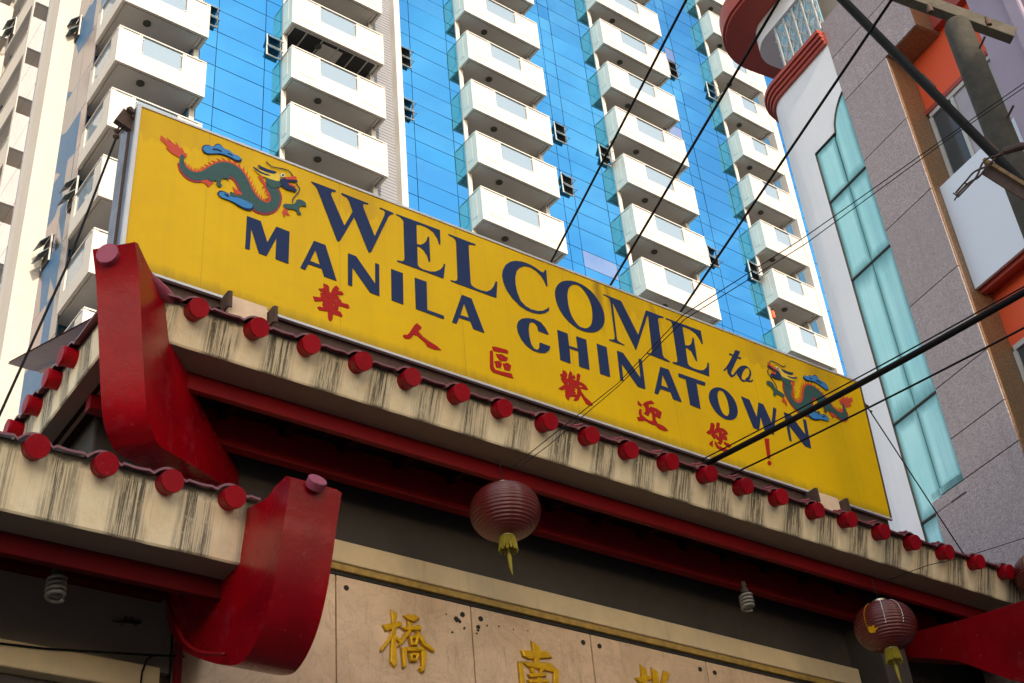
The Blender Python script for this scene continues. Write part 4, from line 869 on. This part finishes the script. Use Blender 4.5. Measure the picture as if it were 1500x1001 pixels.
wire('thin_pair_wire', [p+Vector((.01,0,-.035-.02*sin(i*2.1))) for i, p in enumerate(tw)], .0035, 'lower of two thin twisted wires drooping across the sign to the fascia', n=6)
for i, (px, py) in enumerate(((958,517),(952,522))): pass
t = empty('sign_stay', aty(1266,590,7.86), 'thin knotted stay wire from the right end of the sign to the eave', 'wire')
MB().tube([aty(1265,588,7.86), aty(1415,817,7.6)], .007, 6).build('wire', blackc, t)
for px, py, r in ((1270,595,.02),(1276,603,.016)): MB().lathe([(.004,-r),(r,-.004),(r*.8,.006),(.004,r)], aty(px, py, 7.84), 8).build('clamp', darkrust, t)
wire('eave_wire', [aty(1300,850,7.44), aty(1360,828,7.42), aty(1414,816,7.5), aty(1520,782,7.2)], .004, 'hair-thin wire lying across the right end of the fascia')
t = empty('left_stay', TL+Vector((-.1,.15,-.15)), 'black stay wire with clamp falling from the top left corner of the sign', 'wire')
k0 = TL+Vector((-.04,.12,-.05)); kk = aty(175,180,7.95)
MB().beam(aty(192,170,7.95), aty(180,186,7.95), .05, .16).build('clamp_plate', darkrust, t)
for px, py in ((193,163),(197,166),(190,160),(196,172)): MB().lathe([(.018,-.02),(.022,0),(.018,.02)], aty(px, py, 7.9), 8, (1,0,1)).build('bolt', darkrust, t)
m = MB(); m.tube([aty(175,182,7.94), aty(173,192,7.94), aty(171,197,7.94)], .008, 6); m.tube([aty(183,183,7.94), aty(177,190,7.94), aty(171,197,7.94)], .008, 6); m.build('loop', blackc, t)
for px, py, r in ((171.5,192,.024),(170,200,.026)): MB().lathe([(.008,-r),(r,-.008),(r,.008),(.008,r)], aty(px, py, 7.94), 10).build('turnbuckle', darkrust, t, smooth='auto')
MB().tube([aty(170,202,7.94), aty(100,385,8.0), aty(-15,640,8.1)], .0095, 6).build('wire', blackc, t)
wire('wall_cable', [aty(-5,942,8.49), aty(62,950,8.49), aty(222,960,8.49), aty(270,962,8.49)], .008, 'thin dark cable clipped along the wall under the lower left roof', n=3)
wire('wall_cable', [aty(205,1010,8.48), aty(208,985,8.48), aty(215,966,8.48), aty(224,961,8.48)], .007, 'short dark cable bending down the wall beside the lower hook', n=3)

# ---------------------------------------------------------------- utility pole in front of the right building
PX, PY = 10.39, 4.92; PT = 11.13
t = empty('utility_pole', (PX, PY, GROUND), 'weathered utility pole with cross-arms at the upper right', 'pole')
pts = [(PX,PY,GROUND+(PT-GROUND)*i/24) for i in range(24)]+[(PX,PY,PT-.06),(PX,PY,PT)]
MB().tube(pts, [.175-.035*i/24 for i in range(24)]+[.138,.115], 20).build('post', polem, t, smooth='auto')
ca, cb_ = atd(1290,-18,15.75), atd(1485,53,15.5)
arm = M('weathered_crossarm', (.085,.072,.055), .8, c2=(.04,.035,.025), scale=9, amount=.8, bmp=.4)
MB().beam(ca, cb_, .12, .17).build('cross_arm', arm, t, bevel=.008)
for px, py in ((1362,14),(1447,33)): P = atd(px, py, 15.5); MB().lathe([(.035,-.05),(.035,.02),(.02,.03),(.02,.08)], P, 10).build('insulator', darkrust, t)
for z in (PT-.6, PT-1.6): MB().tube([(PX-.08,PY-.17,z),(PX-.14,PY-.30,z+.02)], .012, 6).build('step_bolt', darkrust, t)
t = empty('steel_arm', atd(1365,130,11.6), 'slanting dark steel tube crossing the upper right corner', 'tube')
A, B = atd(1205,-30,12.4), atd(1520,292,11.0); MB().tube([A+(A-B)*.8, B+(B-A)*1.2], .040, 12).build('tube', blackc, t, smooth='auto')
for s in (.52, .80): P = A.lerp(B, s); d_ = (B-A).normalized(); MB().beam(P-d_*.09+Vector((0,-.02,.05)), P+d_*.09+Vector((0,-.02,.05)), .03, .02).build('clip', darkrust, t)
t = empty('bracket_arm', atd(1450,240,10.6), 'rusty angle-iron arm with twisted tie wire at the right edge', 'bracket')
am = M('rusty_angle_iron', (.28,.16,.06), .6, .3, c2=(.08,.05,.03), scale=16, amount=.9, bmp=.4)
A, B = atd(1443,238,10.6), atd(1530,292,10.2); MB().beam(A, B, .10, .025).build('arm', am, t); MB().beam(A+Vector((0,0,-.06)), B+Vector((0,0,-.06)), .025, .12).build('web', darkrust, t)
m = MB(); base = [(1520,217),(1490,219),(1465,226),(1445,238),(1430,255),(1418,268),(1402,287)]
for k in range(3): m.tube(cat([atd(x, y, 10.5)+Vector((random.uniform(-.02,.02), 0, random.uniform(-.025,.025))) for x, y in base], 4), .008, 6)
m.tube([atd(1402,287,10.5), atd(1396,283,10.5)], .006, 5); m.tube([atd(1404,284,10.5), atd(1398,294,10.5)], .006, 5); m.tube(cat([atd(x,y,10.5) for x, y in ((1412,268),(1420,270),(1427,264))]), .006, 5)
m.tube([atd(1472,222,10.48), atd(1496,214,10.45), atd(1515,214,10.4)], .028, 8)
tag(m.build('tie_wire', darkrust, t), kind='stuff')
# ---------------------------------------------------------------- right-hand building (facade turned 82 degrees)
FA = radians(82); FD = Vector((cos(FA), sin(FA), 0)); FN = Vector((sin(FA), -cos(FA), 0))
def fp(c, t, z): return FN*c + FD*t + Vector((0,0,z))
rb = empty('granite_building', fp(13, 9, GROUND), 'granite and white corner building with sea-green window and orange recess', 'building')
def slab(m, c0, c1, t0, t1, z0, z1, mi=0):
    return m.add([fp(c,t,z) for z in (z0,z1) for c, t in ((c0,t0),(c1,t0),(c1,t1),(c0,t1))], [(0,3,2,1),(4,5,6,7),(0,1,5,4),(1,2,6,5),(2,3,7,6),(3,0,4,7)], mi)
def bs(name, mat, c0, c1, t0, t1, z0, z1, parent=rb, bevel=0): return slab(MB(), c0, c1, t0, t1, z0, z1).build(name, mat, parent, bevel=bevel)
# granite pier in blocks
zj = [GROUND, .2, 1.5, 2.8, 4.1, 5.4, 6.75, 8.09, 8.66, 9.39, 10.69, 12.0, 13.3, 14.51]
for a, c in zip(zj, zj[1:]): bs('granite_block', gran, 12.0, 12.7, 9.13, 10.61 if c <= 8.1 else 10.05, a+.006, c-.006, bevel=.004)
for a, c in ((14.51,15.4),(15.4,16.19)): bs('granite_block', gran, 12.0, 12.7, 8.49, 10.05, a+.006, c-.006, bevel=.004)
bs('pier_core', grime, 12.02, 12.65, 9.15, 10.03, GROUND, 14.5)
bs('reveal', brgran, 12.02, 12.62, 9.118, 9.135, GROUND, 14.5)
bs('reveal', brgran, 12.02, 12.62, 8.478, 8.492, 14.52, 16.18); bs('lintel_soffit', brgran, 12.02, 12.62, 8.5, 9.12, 14.505, 14.52)
# recess: orange walls, lintel band, windows, white panel
bs('orange_wall', orange, 12.45, 12.6, 6.9, 9.118, 13.5, 17.5); bs('red_lintel', brick, 12.33, 12.45, 6.9, 9.118, 14.56, 14.83)
bs('orange_wall', orange, 12.45, 12.6, 6.9, 9.118, 9.52, 10.45)
def window(z0, z1, ts):
    w_ = bs('recess_window', winframe, 12.42, 12.48, ts[0], ts[-1], z1-.07, z1-.0)
    for t_ in ts: bs('window_post', winframe, 12.425, 12.48, t_-.028, t_+.028, z0, z1-.071, w_)
    for q, (a, c) in enumerate(zip(ts, ts[1:])): bs('pane', (doorglass, M('pale_curtain_glass_%d' % q, (.42,.36,.38), .2, bmp=0, spec=.8))[(len(ts)-q) % 2], 12.45, 12.465, a+.03, c-.03, z0, z1-.075, w_)
window(11.2, 13.49, [6.95, 7.66, 8.02, 8.36, 8.66, 9.08]); window(7.0, 9.51, [6.95, 7.7, 8.2, 9.08])
bs('window_trim', brick, 12.40, 12.45, 6.9, 9.118, 13.49, 13.56)
bs('white_panel', panelw, 12.15, 12.19, 7.1, 9.112, 10.34, 12.05); bs('panel_soffit', brick, 12.19, 12.449, 7.1, 9.112, 10.345, 10.42); bs('panel_top', panelw, 12.19, 12.45, 7.1, 9.112, 11.98, 12.045)
bs('panel_drip', brick, 12.23, 12.30, 7.1, 9.11, 10.29, 10.344)
bs('purple_pier', purp, 11.98, 12.7, 6.6, 7.62, GROUND, 18); bs('purple_rib', purp, 11.90, 11.978, 6.9, 7.12, GROUND, 18, bevel=.03)
bs('wall_south', concr, 12.1, 13, -6, 6.6, GROUND, 18); bs('core', concr, 12.62, 20, -6, 10.9, GROUND, 19)
# white wall with rounded corner
R_ = .5; TC = 11.2
def path(off, n=14, t_start=10.05, t_end_c=18):
    pts = [(12-off, t_start), (12-off, TC)]
    for i in range(1, n+1): a = pi/2*i/n; pts.append((12+R_-(R_+off)*cos(a), TC+(R_+off)*sin(a)))
    return pts+[(t_end_c, TC+R_+off)]
def band(name, mat, o0, o1, z0, z1, ts=10.05, parent=rb, smooth='auto'):
    A, B = path(o0, t_start=ts), path(o1, t_start=ts); n = len(A); m = MB()
    for P in (A, B):
        for z in (z0, z1): m.v += [fp(c, t_, z) for c, t_ in P]
    for i in range(n-1):
        m.f += [(i,i+1,n+i+1,n+i), (2*n+i,3*n+i,3*n+i+1,2*n+i+1), (i,2*n+i,2*n+i+1,i+1), (n+i,n+i+1,3*n+i+1,3*n+i)]
    m.f += [(0,n,3*n,2*n),(n-1,3*n-1,4*n-1,2*n-1)]; m.m = [0]*len(m.f)
    return m.build(name, mat, parent, smooth=smooth)
band('white_wall', wwall, 0, -.35, GROUND, 15.72, 10.885); band('white_wall', wwall, 0, -.35, 17.12, 18.6)
# wall above and beside the window
def wpoly(name, mat, pts, c, th): return MB().plate([fp(c, t_, z) for t_, z in pts], fwd=FN, th=th).build(name, mat, rb)
arch = [(10.39,14.20)]+[(10.39-.34*sin(a)*1.0, 14.20+.02+.50*(1-cos(a))) for a in [i*pi/2/8 for i in range(1,9)]]
arch = [(10.40,14.20),(10.37,14.34),(10.31,14.46),(10.23,14.57),(10.14,14.66),(10.05,14.72)]
wpoly('white_wall', wwall, [(10.886,14.19),(10.40,14.20)]+arch[1:]+[(10.05,15.72),(10.886,15.72)], 12.0, .3)
bs('window_back', darkin, 12.1, 12.3, 10.05, 10.9, 6, 14.75)
def cpane(t0, t1, z0, z1, pts=None):
    pts = pts or [(t0,z0),(t1,z0),(t1,z1),(t0,z1)]
    m = MB(); P = [fp(12.03, t_, z) for t_, z in pts]; m.plate(P, fwd=FN*-1, th=.012)
    m.uv = [((t_-t0)/(t1-t0), (z-z0)/(z1-z0)) for t_, z in pts]*2
    return m.build('window_pane', cyan, rb)
rows = [6.2, 7.93, 9.37, 11.76, 13.2, 14.17]
for a, c in zip(rows, rows[1:]):
    cpane(10.455 if c > 8.2 else 10.62, 10.865, a+.012, c-.012)
    if c > 8.2 and c < 14: cpane(10.06, 10.442, a+.012 if a > 8 else 8.11, c-.012)
cpane(10.06, 10.44, 13.212, 14.70, [(10.06,13.212),(10.435,13.212),(10.435,14.10),(10.385,14.19),(10.35,14.33),(10.295,14.45),(10.215,14.56),(10.13,14.645),(10.06,14.69)])
cpane(10.06, 10.61, 8.11-.001, 8.2)
for z in rows[1:-1]: bs('window_bar', darkin, 12.0, 12.06, 10.06, 10.88, z-.014, z+.014)
bs('window_bar', darkin, 12.025, 12.07, 10.44, 10.457, 8.1, 14.18); bs('window_bar', darkin, 12.0, 12.06, 10.866, 10.886, 6.2, 14.19); bs('window_bar', darkin, 12.0, 12.06, 10.40, 10.88, 14.172, 14.195)
m = MB(); m.tube([fp(12.01, t_, z) for t_, z in arch], .014, 6); m.build('window_bar', darkin, rb)
# red cornice with four ridges
for i, (o0, z0, z1) in enumerate(((.14,15.93,16.0),(.11,15.86,15.92),(.08,15.79,15.85),(.05,15.72,15.78))): band('cornice_ridge', brick, o0, -.05, z0, z1)
band('cornice_core', brick, .035, -.04, 15.725, 15.995)
# lattice window
bs('lattice_panel', latblue, 12.06, 12.08, 10.05, 11.06, 16.0, 17.12)
for i in range(5): bs('lattice_bar', white, 12.02, 12.045, 10.1+i*.22, 10.125+i*.22, 16.0, 17.1)
m = MB()
for i in range(-6, 7):
    for sg in (1, -1):
        a = (10.05+i*.18, 16.0); e = (10.05+i*.18+sg*.62, 17.12)
        lo, hi = 10.05, 11.06
        def cl_(p, q):
            if p[0] == q[0]: return p
            for lim in (lo, hi):
                if (p[0]-lim)*(q[0]-lim) < 0 and ((lim == lo and p[0] < lo) or (lim == hi and p[0] > hi)):
                    s_ = (lim-p[0])/(q[0]-p[0]); return (lim, p[1]+(q[1]-p[1])*s_)
            return p
        if max(a[0], e[0]) <= lo or min(a[0], e[0]) >= hi: continue
        a2, e2 = cl_(a, e), cl_(e, a); MB().beam(fp(12.035, *a2), fp(12.035, *e2), .012, .012, FN).build('lattice_diagonal', white, rb)
m = MB()
for i in range(24):
    for j in range(26):
        if (i//3+j//3) % 2 == 0: c = fp(12.058, 10.08+i*.042, 16.03+j*.042); m.obox(c, FD*.011, FN*.002, (0,0,.011))
tag(m.build('lattice_dots', dwhite, rb), kind='stuff')
band('canopy', brick, .5, .0, 17.5, 17.85); band('canopy_lip', brick, .54, .40, 17.56, 17.92)
# ---------------------------------------------------------------- unseen block added behind the viewer to keep the sun off the gate
nb = empty('gate_shade_block', (1.5, -24, GROUND), 'unseen plain concrete block added behind the viewer to shade the gate', 'building')
MB().box((-4.2,-30,GROUND),(7.2,-18,21.6)).build('wall', concr, nb)
MB().box((-4.2,-18,GROUND),(7.2,-17.8,.6)).build('plinth', concr, nb); MB().box((-4.4,-30.2,21.6),(7.4,-17.8,21.8)).build('parapet', concr, nb)
sh_ = empty('left_shade_block', (-8, -4, GROUND), 'unseen concrete block added left of the viewer to darken left faces', 'building')  # out of view, added to cut sky light on left-facing sides
MB().box((-15,-15,GROUND),(-3.2,6.5,5)).build('wall', concr, sh_); MB().box((-3.2,-15,2.2),(-2.2,6.5,2.5)).build('awning', concr, sh_)
wf = None
for k in range(5):
    for j in range(4):
        P = Vector((-2.4+j*2.6, -17.99, 2.2+k*3.6))
        if wf is None:
            wf = MB().box(P+Vector((-.7,-.1,0)), P+Vector((.7,.06,1.7))).build('window', winframe, nb, origin=P); MB().box(P+Vector((-.62,.06,.08)), P+Vector((.62,.075,1.62))).build('pane', doorglass, wf)
        else: inst(wf, P, nb)
